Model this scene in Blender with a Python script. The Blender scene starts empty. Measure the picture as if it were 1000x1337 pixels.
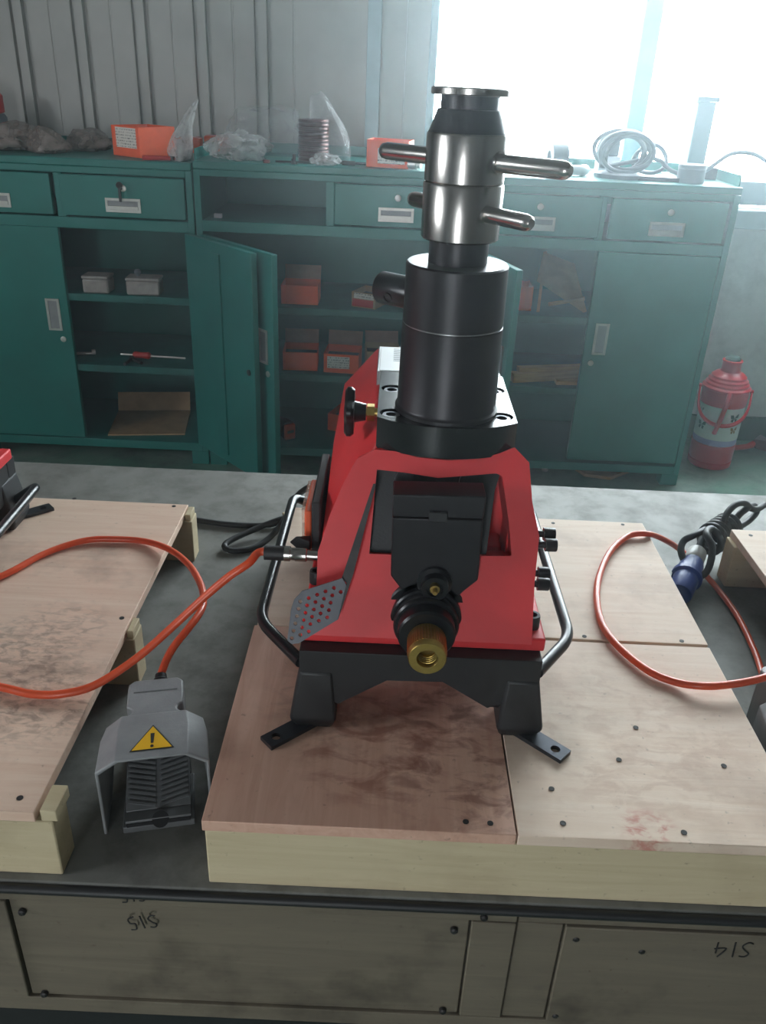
import bpy, bmesh, math, random
from mathutils import Vector, Matrix

random.seed(7)
SC = bpy.context.scene
COL = SC.collection
R = math.radians

# ------------------------------------------------------------------ camera
IMG_W, IMG_H, FPX = 1000.0, 1337.0, 1085.0
PITCH, ROLL, CAM_Z = 27.6, 2.6, 1.26
CAM = Vector((0.0, 0.0, CAM_Z))
_fwd = Vector((0, math.cos(R(PITCH)), -math.sin(R(PITCH))))
_rt = Vector((1, 0, 0))
_up = _rt.cross(_fwd)
_R = math.cos(R(ROLL)) * _rt + math.sin(R(ROLL)) * _up
_U = -math.sin(R(ROLL)) * _rt + math.cos(R(ROLL)) * _up
cd = bpy.data.cameras.new('camera')
cd.sensor_fit = 'VERTICAL'
cd.sensor_height = 36.0
cd.lens = 36.0 * FPX / IMG_H
cd.clip_start = 0.02
cam = bpy.data.objects.new('camera', cd)
COL.objects.link(cam)
M = Matrix.Identity(4)
for i in range(3):
    M[i][0], M[i][1], M[i][2], M[i][3] = _R[i], _U[i], -_fwd[i], CAM[i]
cam.matrix_world = M
SC.camera = cam

# ------------------------------------------------------------------ view and sky
SC.view_settings.view_transform = 'Standard'
SC.view_settings.look = 'None'
SC.view_settings.gamma = 1.0
SC.view_settings.use_curve_mapping = False
SC.view_settings.exposure = 0.15
SKY = 21.0
w = bpy.data.worlds.new('overcast_sky')
SC.world = w
w.use_nodes = True
bg = w.node_tree.nodes['Background']
bg.inputs[0].default_value = (0.89, 0.955, 1.0, 1)
bg.inputs[1].default_value = SKY

# room extents and its daylight openings (x0, x1, z0, z1)
RX0, RX1, RY0, RY1, RZ = -3.6, 3.4, -3.2, 3.2, 3.1
WIN = (0.112, 2.5, 0.985, 2.45)          # window behind the cabinets
DOOR = (-1.0, -0.55, 0.0, 1.9)            # open gateway behind the photographer
LWIN = (-1.0, 0.2, 1.3, 2.2)             # window in the left wall (y0, y1, z0, z1)

def portal(name, loc, rot, sx, sy):
    l = bpy.data.lights.new(name, 'AREA')
    l.shape = 'RECTANGLE'
    l.size, l.size_y = sx, sy
    l.cycles.is_portal = True
    o = bpy.data.objects.new(name, l)
    COL.objects.link(o)
    o.location, o.rotation_euler = loc, rot
portal('window_portal', ((WIN[0]+WIN[1])/2, RY1+0.1, (WIN[2]+WIN[3])/2), (R(-90), 0, 0), WIN[1]-WIN[0], WIN[3]-WIN[2])
portal('gateway_portal', ((DOOR[0]+DOOR[1])/2, RY0-0.1, (DOOR[2]+DOOR[3])/2), (R(90), 0, 0), DOOR[1]-DOOR[0], DOOR[3]-DOOR[2])
portal('side_portal', (RX0-0.1, (LWIN[0]+LWIN[1])/2, (LWIN[2]+LWIN[3])/2), (0, R(-90), 0), LWIN[3]-LWIN[2], LWIN[1]-LWIN[0])

# ------------------------------------------------------------------ pixel -> place helpers
def ray(x, y):
    return _fwd + _R * ((x - IMG_W/2) / FPX) - _U * ((y - IMG_H/2) / FPX)
def onz(x, y, z):
    d = ray(x, y); return CAM + d * ((z - CAM_Z) / d.z)
def ony(x, y, Y):
    d = ray(x, y); return CAM + d * (Y / d.y)
def onplane(x, y, p, n):
    d = ray(x, y); n = Vector(n); return CAM + d * ((Vector(p) - CAM).dot(n) / d.dot(n))

# ------------------------------------------------------------------ materials
MATS = {}
def ramp(nt, fac, stops):
    r = nt.nodes.new('ShaderNodeValToRGB')
    while len(r.color_ramp.elements) < len(stops):
        r.color_ramp.elements.new(0.5)
    for e, (p, c) in zip(r.color_ramp.elements, stops):
        e.position = p; e.color = (*c, 1)
    nt.links.new(fac, r.inputs[0])
    return r.outputs[0]
def noise(nt, co, scale, detail=4, rough=0.6, dist=0.0):
    n = nt.nodes.new('ShaderNodeTexNoise')
    n.inputs['Scale'].default_value = scale
    n.inputs['Detail'].default_value = detail
    n.inputs['Roughness'].default_value = rough
    n.inputs['Distortion'].default_value = dist
    nt.links.new(co, n.inputs['Vector'])
    return n.outputs['Fac']
def mapping(nt, co, scale=(1, 1, 1), loc=(0, 0, 0), rot=(0, 0, 0)):
    m = nt.nodes.new('ShaderNodeMapping')
    m.inputs['Scale'].default_value = scale
    m.inputs['Location'].default_value = loc
    m.inputs['Rotation'].default_value = rot
    nt.links.new(co, m.inputs[0])
    return m.outputs[0]
def mixc(nt, fac, a, b, mode='MIX'):
    m = nt.nodes.new('ShaderNodeMix')
    m.data_type = 'RGBA'; m.blend_type = mode
    for sock, v in ((m.inputs[0], fac), (m.inputs[6], a), (m.inputs[7], b)):
        if isinstance(v, bpy.types.NodeSocket): nt.links.new(v, sock)
        elif isinstance(v, (int, float)): sock.default_value = v
        else: sock.default_value = (*v, 1)
    return m.outputs[2]
def new_mat(name):
    m = bpy.data.materials.new(name); m.use_nodes = True
    nt = m.node_tree
    b = nt.nodes['Principled BSDF']
    tc = nt.nodes.new('ShaderNodeTexCoord')
    MATS[name] = m
    return m, nt, b, tc.outputs['Object']
def bump(nt, b, h, strength=0.3, dist=0.002):
    bp = nt.nodes.new('ShaderNodeBump')
    bp.inputs['Strength'].default_value = strength
    bp.inputs['Distance'].default_value = dist
    nt.links.new(h, bp.inputs['Height'])
    nt.links.new(bp.outputs[0], b.inputs['Normal'])
def lin(c):
    return tuple((v/12.92 if v <= 0.04045 else ((v+0.055)/1.055)**2.4) for v in (x/255 for x in c))
def simple(name, rgb, rough=0.5, metal=0.0, var=0.15, scale=30, bmp=0.0, spec=None):
    """paint / metal / plastic with uneven wear (rgb given as 0..255 display colour)"""
    m, nt, b, co = new_mat(name)
    c = lin(rgb)
    f = noise(nt, co, scale, 5)
    lo = tuple(v*(1-var) for v in c); hi = tuple(min(1, v*(1+var)) for v in c)
    nt.links.new(ramp(nt, f, [(0.3, lo), (0.7, hi)]), b.inputs['Base Color'])
    b.inputs['Roughness'].default_value = rough
    b.inputs['Metallic'].default_value = metal
    if spec is not None: b.inputs['Specular IOR Level'].default_value = spec
    if bmp: bump(nt, b, noise(nt, co, scale*8, 3), bmp, 0.001)
    return m
def wood(name, light, dark, stain, grain_axis='X', stain_amt=0.5, scale=1.0, rough=0.6, stripes=0.5, spots=()):
    """grained board; spots = (x, y, radius, rgb, amount, noise scale) smears at fixed places on the board"""
    m, nt, b, co = new_mat(name)
    sc = (3, 40, 40) if grain_axis == 'X' else (40, 3, 40)
    g = noise(nt, mapping(nt, co, tuple(s*scale for s in sc)), 1.6, 6, 0.65, 1.2)
    base = ramp(nt, g, [(0.5-stripes*0.4, lin(dark)), (0.5+stripes*0.3, lin(light))])
    s = noise(nt, mapping(nt, co, (1, 1, 1), (3.1, 1.7, 0)), 7*scale, 5, 0.62)
    sf = ramp(nt, s, [(0.52, (0, 0, 0)), (0.75, (stain_amt,)*3)])
    c = mixc(nt, sf, base, lin(stain))
    f = noise(nt, mapping(nt, co, (1, 1, 1), (9.1, 4.7, 2)), 160, 3)
    ff = ramp(nt, f, [(0.66, (0, 0, 0)), (0.74, (0.35,)*3)])
    c = mixc(nt, ff, c, lin((70, 50, 40)))
    for i, (sx, sy, sr, rgb, amt, ns) in enumerate(spots):
        g_ = nt.nodes.new('ShaderNodeTexGradient'); g_.gradient_type = 'SPHERICAL'
        nt.links.new(mapping(nt, co, (1/sr, 1/sr, 0), (-sx/sr, -sy/sr, 0)), g_.inputs[0])
        n_ = noise(nt, mapping(nt, co, (1, 1.8, 1), (i*3.3, 0, 0), (0, 0, 0.5)), ns, 5, 0.6, 0.6)
        nr = ramp(nt, n_, [(0.46, (0, 0, 0)), (0.62, (1, 1, 1))])
        gr = ramp(nt, g_.outputs[1], [(0.0, (0, 0, 0)), (0.5, (amt,)*3)])
        c = mixc(nt, mixc(nt, 1.0, nr, gr, 'MULTIPLY'), c, lin(rgb))
    nt.links.new(c, b.inputs['Base Color'])
    b.inputs['Roughness'].default_value = rough
    b.inputs['Specular IOR Level'].default_value = 0.3
    bump(nt, b, g, 0.25, 0.001)
    return m

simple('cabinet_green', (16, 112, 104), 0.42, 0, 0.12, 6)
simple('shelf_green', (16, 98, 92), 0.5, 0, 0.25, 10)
simple('machine_red', (212, 48, 52), 0.5, 0, 0.06, 25, 0.12)
simple('flange_black', (24, 24, 26), 0.2, 0.0, 0.1, 60)
simple('guide_grey', (84, 86, 92), 0.5, 0.3, 0.1, 60)
simple('machine_black', (24, 24, 26), 0.5, 0.0, 0.2, 60, 0.15)
simple('gloss_black', (24, 24, 27), 0.28, 0.3, 0.15, 60)
simple('oxide_black', (36, 34, 37), 0.38, 0.4, 0.15, 40)
simple('blued_steel', (74, 76, 82), 0.35, 0.9, 0.1, 40)
simple('chrome', (168, 164, 160), 0.24, 1.0, 0.04, 60)
simple('steel_edge', (150, 150, 150), 0.35, 0.9, 0.1, 60)
simple('brass', (176, 150, 84), 0.38, 1.0, 0.12, 120, 0.1)
simple('tool_grey', (142, 144, 146), 0.5, 0.1, 0.1, 50, 0.2)
simple('pedal_grey', (112, 114, 116), 0.5, 0.2, 0.12, 50)
simple('rubber_black', (26, 26, 28), 0.55, 0, 0.15, 60)
simple('hose_orange', (214, 84, 48), 0.34, 0, 0.1, 20)
simple('plug_blue', (34, 62, 140), 0.4, 0, 0.1, 40)
simple('plug_grey', (190, 190, 186), 0.45, 0, 0.08, 40)
simple('box_orange', (240, 92, 40), 0.6, 0, 0.08, 20)
simple('box_inside', (150, 120, 105), 0.8, 0, 0.15, 20)
simple('switch_orange', (222, 92, 50), 0.45, 0, 0.08, 20)
simple('galvanised', (196, 196, 190), 0.4, 0.85, 0.12, 25)
simple('dark_steel', (60, 58, 58), 0.5, 0.7, 0.3, 40)
simple('grey_box', (150, 144, 140), 0.7, 0, 0.2, 40)
simple('cardboard', (170, 140, 105), 0.8, 0, 0.15, 20)
simple('warn_yellow', (246, 190, 20), 0.4, 0, 0.04, 20)
simple('ink_black', (22, 20, 20), 0.7, 0, 0.2, 40)
simple('thermos_red', (206, 40, 54), 0.3, 0, 0.08, 12)
simple('thermos_white', (225, 224, 222), 0.35, 0, 0.04, 12)
simple('thermos_lilac', (170, 160, 205), 0.35, 0, 0.05, 12)
simple('print_green', (70, 95, 90), 0.5, 0, 0.2, 60)
simple('print_brown', (150, 110, 70), 0.5, 0, 0.2, 60)
simple('coil_brown', (96, 62, 60), 0.35, 0.5, 0.25, 60)
simple('white_plastic', (225, 228, 230), 0.4, 0, 0.05, 20)
simple('grey_plastic', (90, 96, 104), 0.45, 0, 0.1, 20)
simple('red_plastic', (190, 48, 44), 0.45, 0, 0.1, 20)
simple('frame_steel', (150, 170, 176), 0.45, 0.1, 0.08, 10)
simple('ceiling_white', (176, 180, 184), 0.8, 0, 0.06, 3)
simple('sheet_metal_wall', (172, 172, 168), 0.6, 0.1, 0.14, 3, 0)
wood('plywood_pale', (228, 208, 190), (216, 190, 168), (150, 120, 102), 'X', 0.5, 1.0, 0.62, 0.6, [(0.128, -0.285, 0.03, (190, 96, 84), 0.7, 60), (0.14, -0.16, 0.16, (186, 152, 132), 0.4, 34)])
wood('plywood_left', (226, 200, 180), (214, 180, 158), (104, 84, 76), 'X', 0.5, 1.2, 0.62, 0.6, [(0.21, -0.11, 0.11, (92, 80, 74), 0.5, 60), (0.28, -0.15, 0.08, (92, 78, 70), 0.5, 50), (0.20, -0.24, 0.08, (94, 78, 70), 0.5, 60), (0.25, -0.03, 0.07, (110, 94, 86), 0.4, 60)])
wood('plywood_red', (220, 182, 162), (196, 150, 128), (160, 112, 94), 'Y', 0.5, 1.0, 0.5, 0.8, [(-0.03, -0.22, 0.10, (112, 64, 54), 0.6, 30), (-0.12, -0.2, 0.09, (130, 74, 58), 0.6, 26), (-0.16, -0.13, 0.09, (110, 84, 74), 0.4, 24), (-0.05, -0.14, 0.06, (96, 58, 46), 0.6, 30)])
wood('timber', (206, 192, 160), (188, 172, 138), (148, 128, 102), 'X', 0.35, 1.0, 0.65, 0.7)
wood('stick_wood', (214, 170, 110), (180, 134, 84), (130, 96, 64), 'X', 0.3, 1.0, 0.65, 0.7)
wood('crate_board', (118, 110, 94), (98, 90, 78), (44, 38, 34), 'X', 0.9, 0.9, 0.7, 0.8)

def concrete(name, a, b_, c_, patch=1.2, rough=0.6, rlo=None, metal=0.0, spec=0.5):
    m, nt, b, co = new_mat(name)
    f = noise(nt, co, patch, 6, 0.65, 0.5)
    f2 = noise(nt, mapping(nt, co, (1, 1, 1), (4, 2, 1)), patch*6, 6, 0.7)
    c1 = ramp(nt, f, [(0.38, lin(a)), (0.6, lin(b_))])
    c = mixc(nt, ramp(nt, f2, [(0.45, (0, 0, 0)), (0.72, (0.7,)*3)]), c1, lin(c_))
    nt.links.new(c, b.inputs['Base Color'])
    b.inputs['Metallic'].default_value = metal
    b.inputs['Specular IOR Level'].default_value = spec
    if rlo is None: b.inputs['Roughness'].default_value = rough
    else: nt.links.new(ramp(nt, f2, [(0.3, (rlo,)*3), (0.8, (rough,)*3)]), b.inputs['Roughness'])
    bump(nt, b, f2, 0.12, 0.002)
    return m
concrete('floor_paint', (70, 134, 112), (132, 148, 138), (90, 98, 92), 1.6, 0.6, 0.35)
concrete('plate_steel', (112, 112, 108), (132, 132, 128), (84, 82, 78), 3.0, 0.72, 0.5, 0.1, 0.25)
concrete('plaster_white', (206, 208, 208), (220, 222, 222), (188, 190, 190), 2.0, 0.8)
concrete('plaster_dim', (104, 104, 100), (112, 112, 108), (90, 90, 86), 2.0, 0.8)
concrete('plaster_green', (36, 84, 74), (40, 92, 80), (60, 80, 76), 3.0, 0.7)

def clear_film(name, rgb, alpha, rough=0.15):
    """thin plastic film: partly see-through with sharp glints"""
    m, nt, b, co = new_mat(name)
    f = noise(nt, co, 24, 4, 0.6, 0.8)
    b.inputs['Base Color'].default_value = (*lin(rgb), 1)
    b.inputs['Roughness'].default_value = rough
    nt.links.new(ramp(nt, f, [(0.3, (alpha*0.6,)*3), (0.7, (min(1, alpha*1.5),)*3)]), b.inputs['Alpha'])
    bump(nt, b, f, 0.6, 0.01)
    return m
clear_film('bag_film', (200, 200, 200), 0.42)
clear_film('bag_film_thin', (190, 192, 196), 0.16, 0.08)
clear_film('bag_filled', (140, 128, 122), 0.62, 0.14)
clear_film('clear_cover', (220, 190, 170), 0.35, 0.1)

def glass_mat():
    m, nt, b, co = new_mat('window_glass')
    out = nt.nodes['Material Output']
    t = nt.nodes.new('ShaderNodeBsdfTransparent')
    g = nt.nodes.new('ShaderNodeBsdfGlossy'); g.inputs['Roughness'].default_value = 0.03
    mx = nt.nodes.new('ShaderNodeMixShader'); mx.inputs[0].default_value = 0.05
    t.inputs[0].default_value = (0.95, 0.98, 0.98, 1)
    nt.links.new(t.outputs[0], mx.inputs[1]); nt.links.new(g.outputs[0], mx.inputs[2])
    nt.links.new(mx.outputs[0], out.inputs[0])
glass_mat()

def label_mat(name, axis_scale=(60, 1, 30)):
    """white paper label with rows of small dark print"""
    m, nt, b, co = new_mat(name)
    v = noise(nt, mapping(nt, co, (420, 420, 160)), 1.0, 2, 0.5)
    wv = nt.nodes.new('ShaderNodeTexWave')
    wv.wave_type = 'BANDS'; wv.bands_direction = 'Z'
    wv.inputs['Scale'].default_value = 38
    nt.links.new(co, wv.inputs['Vector'])
    rows = ramp(nt, wv.outputs['Fac'], [(0.55, (0, 0, 0)), (0.62, (1, 1, 1))])
    ink = ramp(nt, v, [(0.5, (0, 0, 0)), (0.56, (0.8,)*3)])
    fac = mixc(nt, 1.0, rows, ink, 'MULTIPLY')
    nt.links.new(mixc(nt, fac, lin((222, 214, 206)), lin((60, 55, 52))), b.inputs['Base Color'])
    b.inputs['Roughness'].default_value = 0.6
label_mat('paper_label')
simple('paper_white', (236, 238, 240), 0.35, 0, 0.02, 20)

# ------------------------------------------------------------------ mesh helpers
class MB:
    """collects shapes in one bmesh; build() links it as ONE mesh object"""
    def __init__(s): s.bm = bmesh.new()
    def box(s, x0, x1, y0, y1, z0, z1, mat=None):
        vs = [s.bm.verts.new(p) for p in ((x0,y0,z0),(x1,y0,z0),(x1,y1,z0),(x0,y1,z0),(x0,y0,z1),(x1,y0,z1),(x1,y1,z1),(x0,y1,z1))]
        for f in ((0,3,2,1),(4,5,6,7),(0,1,5,4),(1,2,6,5),(2,3,7,6),(3,0,4,7)):
            s.bm.faces.new([vs[i] for i in f])
        if mat is not None:
            for v in vs: v.co = mat @ v.co
        return s
    def prism(s, pts, d):
        """closed polygon of 3-D points pushed along vector d"""
        d = Vector(d)
        a = [s.bm.verts.new(Vector(p)) for p in pts]
        b = [s.bm.verts.new(Vector(p) + d) for p in pts]
        n = len(a)
        s.bm.faces.new(a); s.bm.faces.new(b[::-1])
        for i in range(n):
            s.bm.faces.new((a[i], b[i], b[(i+1) % n], a[(i+1) % n]))
        return s
    def lathe(s, prof, org=(0,0,0), axis=(0,0,1), n=32, caps=True):
        """profile of (radius, height) turned about axis through org"""
        q = Vector(axis).normalized().to_track_quat('Z', 'Y').to_matrix()
        org = Vector(org); rings = []
        for r, h in prof:
            rings.append([s.bm.verts.new(org + q @ Vector((r*math.cos(2*math.pi*k/n), r*math.sin(2*math.pi*k/n), h))) for k in range(n)])
        for a, b in zip(rings, rings[1:]):
            for k in range(n):
                s.bm.faces.new((a[k], a[(k+1) % n], b[(k+1) % n], b[k]))
        if caps:
            s.bm.faces.new(rings[0][::-1]); s.bm.faces.new(rings[-1])
        return s
    def cyl(s, p0, p1, r, r1=None, n=20):
        p0, p1 = Vector(p0), Vector(p1)
        return s.lathe([(r, 0), (r if r1 is None else r1, (p1-p0).length)], p0, p1-p0, n)
    def tube(s, pts, r, n=10, closed=False):
        pts = [Vector(p) for p in pts]
        rings = []; up = Vector((0, 0, 1))
        N = len(pts)
        prev = None
        for i, p in enumerate(pts):
            a = pts[(i-1) % N] if (closed or i > 0) else p
            b = pts[(i+1) % N] if (closed or i < N-1) else p
            t = (b-a).normalized()
            if prev is None:
                u = t.cross(up)
                if u.length < 1e-3: u = t.cross(Vector((1, 0, 0)))
                u.normalize()
            else:
                u = (prev - t*prev.dot(t)).normalized()
            prev = u
            v = t.cross(u)
            rr = r[i] if isinstance(r, (list, tuple)) else r
            rings.append([s.bm.verts.new(p + u*(rr*math.cos(2*math.pi*k/n)) + v*(rr*math.sin(2*math.pi*k/n))) for k in range(n)])
        m = N if closed else N-1
        for i in range(m):
            a, b = rings[i], rings[(i+1) % N]
            for k in range(n):
                s.bm.faces.new((a[k], a[(k+1) % n], b[(k+1) % n], b[k]))
        if not closed:
            s.bm.faces.new(rings[0][::-1]); s.bm.faces.new(rings[-1])
        return s
    def hull(s, pts):
        vs = [s.bm.verts.new(Vector(p)) for p in pts]
        bmesh.ops.convex_hull(s.bm, input=vs)
        return s
    def add_mesh(s, me, mat=None):
        o = len(s.bm.verts)
        s.bm.from_mesh(me)
        s.bm.verts.ensure_lookup_table()
        if mat is not None:
            for v in s.bm.verts[o:]: v.co = mat @ v.co
        return s
    def xf(s, mat):
        for v in s.bm.verts: v.co = mat @ v.co
        return s
    def build(s, name, mat, parent=None, off=None, bevel=0, seg=2, smooth=35, label=None):
        if off is not None:
            for v in s.bm.verts: v.co -= Vector(off)
        bmesh.ops.recalc_face_normals(s.bm, faces=s.bm.faces)
        me = bpy.data.meshes.new(name)
        s.bm.to_mesh(me); s.bm.free()
        return link(name, me, mat, parent, bevel, seg, smooth, label)
def link(name, me, mat, parent=None, bevel=0, seg=2, smooth=35, label=None):
    o = bpy.data.objects.new(name, me)
    COL.objects.link(o)
    me.materials.append(MATS[mat])
    if smooth:
        me.polygons.foreach_set('use_smooth', [True]*len(me.polygons))
        me.set_sharp_from_angle(angle=R(smooth))
    if bevel:
        bv = o.modifiers.new('bevel', 'BEVEL')
        bv.width = bevel; bv.segments = seg; bv.limit_method = 'ANGLE'; bv.angle_limit = R(30)
        bv.harden_normals = False
    if parent is not None: o.parent = parent
    if label: o['label'] = label
    return o
def holed(outer, holes, t):
    """flat polygon (xy) with holes, thickness t from z=0 to z=t, as mesh data"""
    cu = bpy.data.curves.new('tmp', 'CURVE'); cu.dimensions = '2D'; cu.fill_mode = 'BOTH'; cu.extrude = t/2
    for lp in [outer] + holes:
        sp = cu.splines.new('POLY'); sp.points.add(len(lp)-1)
        for p, c in zip(sp.points, lp): p.co = (c[0], c[1], 0, 1)
        sp.use_cyclic_u = True
    ob = bpy.data.objects.new('tmp', cu)
    me = bpy.data.meshes.new_from_object(ob)
    bpy.data.objects.remove(ob); bpy.data.curves.remove(cu)
    for v in me.vertices: v.co.z += t/2
    return me
def circle(cx, cy, r, n=16):
    return [(cx + r*math.cos(2*math.pi*k/n), cy + r*math.sin(2*math.pi*k/n)) for k in range(n)]
def spline(pts, k=8, closed=False):
    """Catmull-Rom through the points"""
    P = [Vector(p) for p in pts]; out = []; N = len(P)
    for i in range(N if closed else N-1):
        if closed: a, b, c, d = P[i-1], P[i], P[(i+1) % N], P[(i+2) % N]
        else: a, b, c, d = P[max(i-1, 0)], P[i], P[i+1], P[min(i+2, N-1)]
        for j in range(k):
            t = j/k
            out.append(0.5*((2*b) + (c-a)*t + (2*a-5*b+4*c-d)*t*t + (3*b-a-3*c+d)*t**3))
    if not closed: out.append(P[-1])
    return out
def thing(name, label, cat, loc=(0,0,0), rotz=0, group=None):
    o = bpy.data.objects.new(name, None); COL.objects.link(o)
    o.empty_display_size = 0.05
    o.location = loc; o.rotation_euler = (0, 0, rotz)
    o['label'] = label; o['category'] = cat
    if group: o['group'] = group
    return o
def tag(o, label, cat, group=None):
    o['label'] = label; o['category'] = cat
    if group: o['group'] = group
    return o
def struct(o): o['kind'] = 'structure'; return o
def dup(root, loc, rotz=0, label=None, group=None):
    r = root.copy(); COL.objects.link(r); r.location = loc; r.rotation_euler = (0, 0, rotz)
    if label: r['label'] = label
    if group: r['group'] = group
    for ch in list(root.children):
        c = ch.copy(); COL.objects.link(c); c.parent = r
        for g in list(ch.children):
            d = g.copy(); COL.objects.link(d); d.parent = c
    return r

# ================================================================== the room
T = 0.2
struct(MB().box(RX0-T, RX1+T, RY0-T, RY1+T, -0.1, 0).build('floor', 'floor_paint'))
struct(MB().box(RX0-T, RX1+T, RY0-T, RY1+T, RZ, RZ+0.1).build('ceiling', 'plaster_dim'))
struct(MB().box(RX1, RX1+T, RY0-T, RY1+T, 0, RZ).build('wall_right', 'plaster_dim'))
x0, x1, z0, z1 = DOOR
struct(MB().box(RX0-T, x0, RY0-T, RY0, 0, RZ).box(x1, RX1, RY0-T, RY0, 0, RZ).box(x0, x1, RY0-T, RY0, z1, RZ).build('wall_rear', 'plaster_dim'))
y0, y1, z0, z1 = LWIN
struct(MB().box(RX0-T, RX0, RY0, y0, 0, RZ).box(RX0-T, RX0, y1, RY1+T, 0, RZ).box(RX0-T, RX0, y0, y1, 0, z0).box(RX0-T, RX0, y0, y1, z1, RZ).build('wall_left', 'plaster_dim'))
# back wall: plastered masonry under and around the window, ribbed metal sheets to the left of it
x0, x1, z0, z1 = WIN
SHX = 0.085       # right edge of the ribbed sheets
wb = struct(MB().box(SHX, RX1, RY1, RY1+T, 0, 0.83).box(x1, RX1, RY1, RY1+T, 0.83, RZ).box(SHX, x1, RY1, RY1+T, z1, RZ)
            .box(RX0, SHX, RY1+0.03, RY1+T, 0, RZ).build('wall_back', 'plaster_white'))
PITCH_R = 0.2045
def sheet(xa, xb):
    """one ribbed sheet: flat pan with a trapezoid rib at its left side and two faint swages"""
    Y = RY1+0.028
    pr = [(xa, -0.016), (xa+0.0015, 0.0), (xa+0.0125, 0.0), (xa+0.014, -0.024), (xa+0.042, -0.024), (xa+0.0435, 0.0), (xa+0.0555, 0.0), (xa+0.057, -0.016),
          (xa+0.128, -0.016), (xa+0.130, -0.0135), (xa+0.134, -0.0135), (xa+0.136, -0.016), (xb-0.0012, -0.016)]
    m = MB()
    vs = [[m.bm.verts.new((x, Y+d, z)) for x, d in pr] for z in (0.0, RZ)]
    bk = [[m.bm.verts.new((x, Y+0.001, z)) for x in (pr[0][0], pr[-1][0])] for z in (0.0, RZ)]
    for i in range(len(pr)-1): m.bm.faces.new((vs[0][i], vs[0][i+1], vs[1][i+1], vs[1][i]))
    m.bm.faces.new((bk[0][0], bk[0][1], bk[1][1], bk[1][0]))
    return m.build('metal_sheet', 'sheet_metal_wall', wb, smooth=0)
xr = -1.118
k = -12
while True:
    xa = xr + k*PITCH_R
    if xa > -0.32: break
    if xa > RX0: sheet(xa, xa+PITCH_R)
    k += 1
xl = xa
MB().box(xl, -0.125, RY1-0.0, RY1+0.028, 0, RZ).build('metal_sheet', 'sheet_metal_wall', wb)
MB().box(-0.1235, -0.078, RY1-0.02, RY1+0.028, 0, RZ).build('wall_post', 'frame_steel', wb)
MB().box(-0.0765, 0.006, RY1-0.004, RY1+0.028, 0, RZ).build('metal_sheet', 'sheet_metal_wall', wb)
MB().box(0.008, SHX, RY1-0.006, RY1+0.028, 0, RZ).build('corner_flashing', 'sheet_metal_wall', wb)
struct(MB().box(SHX, RX1, RY1-0.012, RY1, 0, 0.1).build('baseboard_back', 'plaster_green'))
# window
wn = struct(MB().box(SHX, x0, RY1-0.02, RY1+0.1, 0.83, z1).box(x1, x1+0.05, RY1-0.02, RY1+0.1, 0.83, z1)
            .box(x0, x1, RY1-0.02, RY1+0.1, z1-0.05, z1+0.02).box(x0, x1, RY1-0.02, RY1+0.1, 0.905, z0)
            .build('window_1', 'frame_steel', bevel=0.004))
MB().box(SHX, x1, RY1-0.075, RY1+0.02, 0.83, 0.895).build('window_sill', 'frame_steel', wn, bevel=0.005)
mull = (0.785, 1.72)
for mx in mull:
    MB().box(mx, mx+0.062, RY1+0.0, RY1+0.06, z0, z1-0.05).build('mullion', 'frame_steel', wn, bevel=0.004)
edges = [x0] + [v for mx in mull for v in (mx, mx+0.062)] + [x1]
for a, b in zip(edges[::2], edges[1::2]):
    MB().box(a, b, RY1+0.03, RY1+0.034, z0, z1-0.05).build('pane', 'window_glass', wn)

# ================================================================== work table
ZT, ZP = 0.6, 0.68          # table top, plywood top
TY0, TY1 = 0.507, 1.399
tb = thing('work_table', 'long steel-topped work table faced with old crate boards', 'table', (0, 0.95, 0))
TO = (0, 0.95, 0)
MB().box(-1.5, 1.5, TY0, TY1, ZT-0.014, ZT).build('tabletop', 'plate_steel', tb, TO, bevel=0.002)
MB().tube([(-1.5, TY0-0.0035, ZT-0.0052), (1.5, TY0-0.0035, ZT-0.0052)], 0.0048, 12).build('edge_trim', 'machine_black', tb, TO)
MB().box(-1.5, 1.5, TY1-0.03, TY1-0.002, ZT-0.08, ZT-0.0145).build('rear_rail', 'dark_steel', tb, TO)
for x in (-1.42, -0.5, 0.5, 1.42):
    for y in (TY0+0.09, TY1-0.09):
        MB().box(x-0.03, x+0.03, y-0.03, y+0.03, 0, ZT-0.0145).build('leg', 'dark_steel', tb, TO, bevel=0.004)
YF = TY0+0.003
fx = lambda px, py: ony(px, py, YF).x
bx_ = [(-1.5, fx(7, 1177)), (fx(7, 1177), fx(615, 1205)), (fx(615, 1205), fx(679, 1190)), (fx(679, 1190), fx(737, 1215)), (fx(737, 1215), 1.5)]
boards = []
for i, (a, b) in enumerate(bx_):
    d = (0, 0.004, 0.001, 0.003, 0.0)[i]
    boards.append(MB().box(a+0.0009, b-0.0009, YF+d, YF+0.02, ZT-0.178, ZT-0.034).build('face_board', 'crate_board', tb, TO, bevel=0.0012))
MB().box(-1.5, fx(679, 1190)-0.0008, YF+0.002, YF+0.02, ZT-0.033, ZT-0.0145).build('face_board', 'crate_board', tb, TO, bevel=0.001)
MB().box(fx(679, 1190)+0.0008, 1.5, YF+0.003, YF+0.02, ZT-0.033, ZT-0.0145).build('face_board', 'crate_board', tb, TO, bevel=0.001)
MB().box(-1.5, 1.5, YF+0.001, YF+0.022, ZT-0.20, ZT-0.1788).build('face_board', 'crate_board', tb, TO, bevel=0.001)
MB().box(-1.5, 1.5, YF+0.006, YF+0.05, ZT-0.30, ZT-0.2005).build('under_table_shade', 'machine_black', tb, TO, bevel=0.002)  # black strip added to darken the shaded gap under the face boards
def on_board(px, py): 
    p = ony(px, py, YF); return Vector((p.x, YF, p.z))
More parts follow.
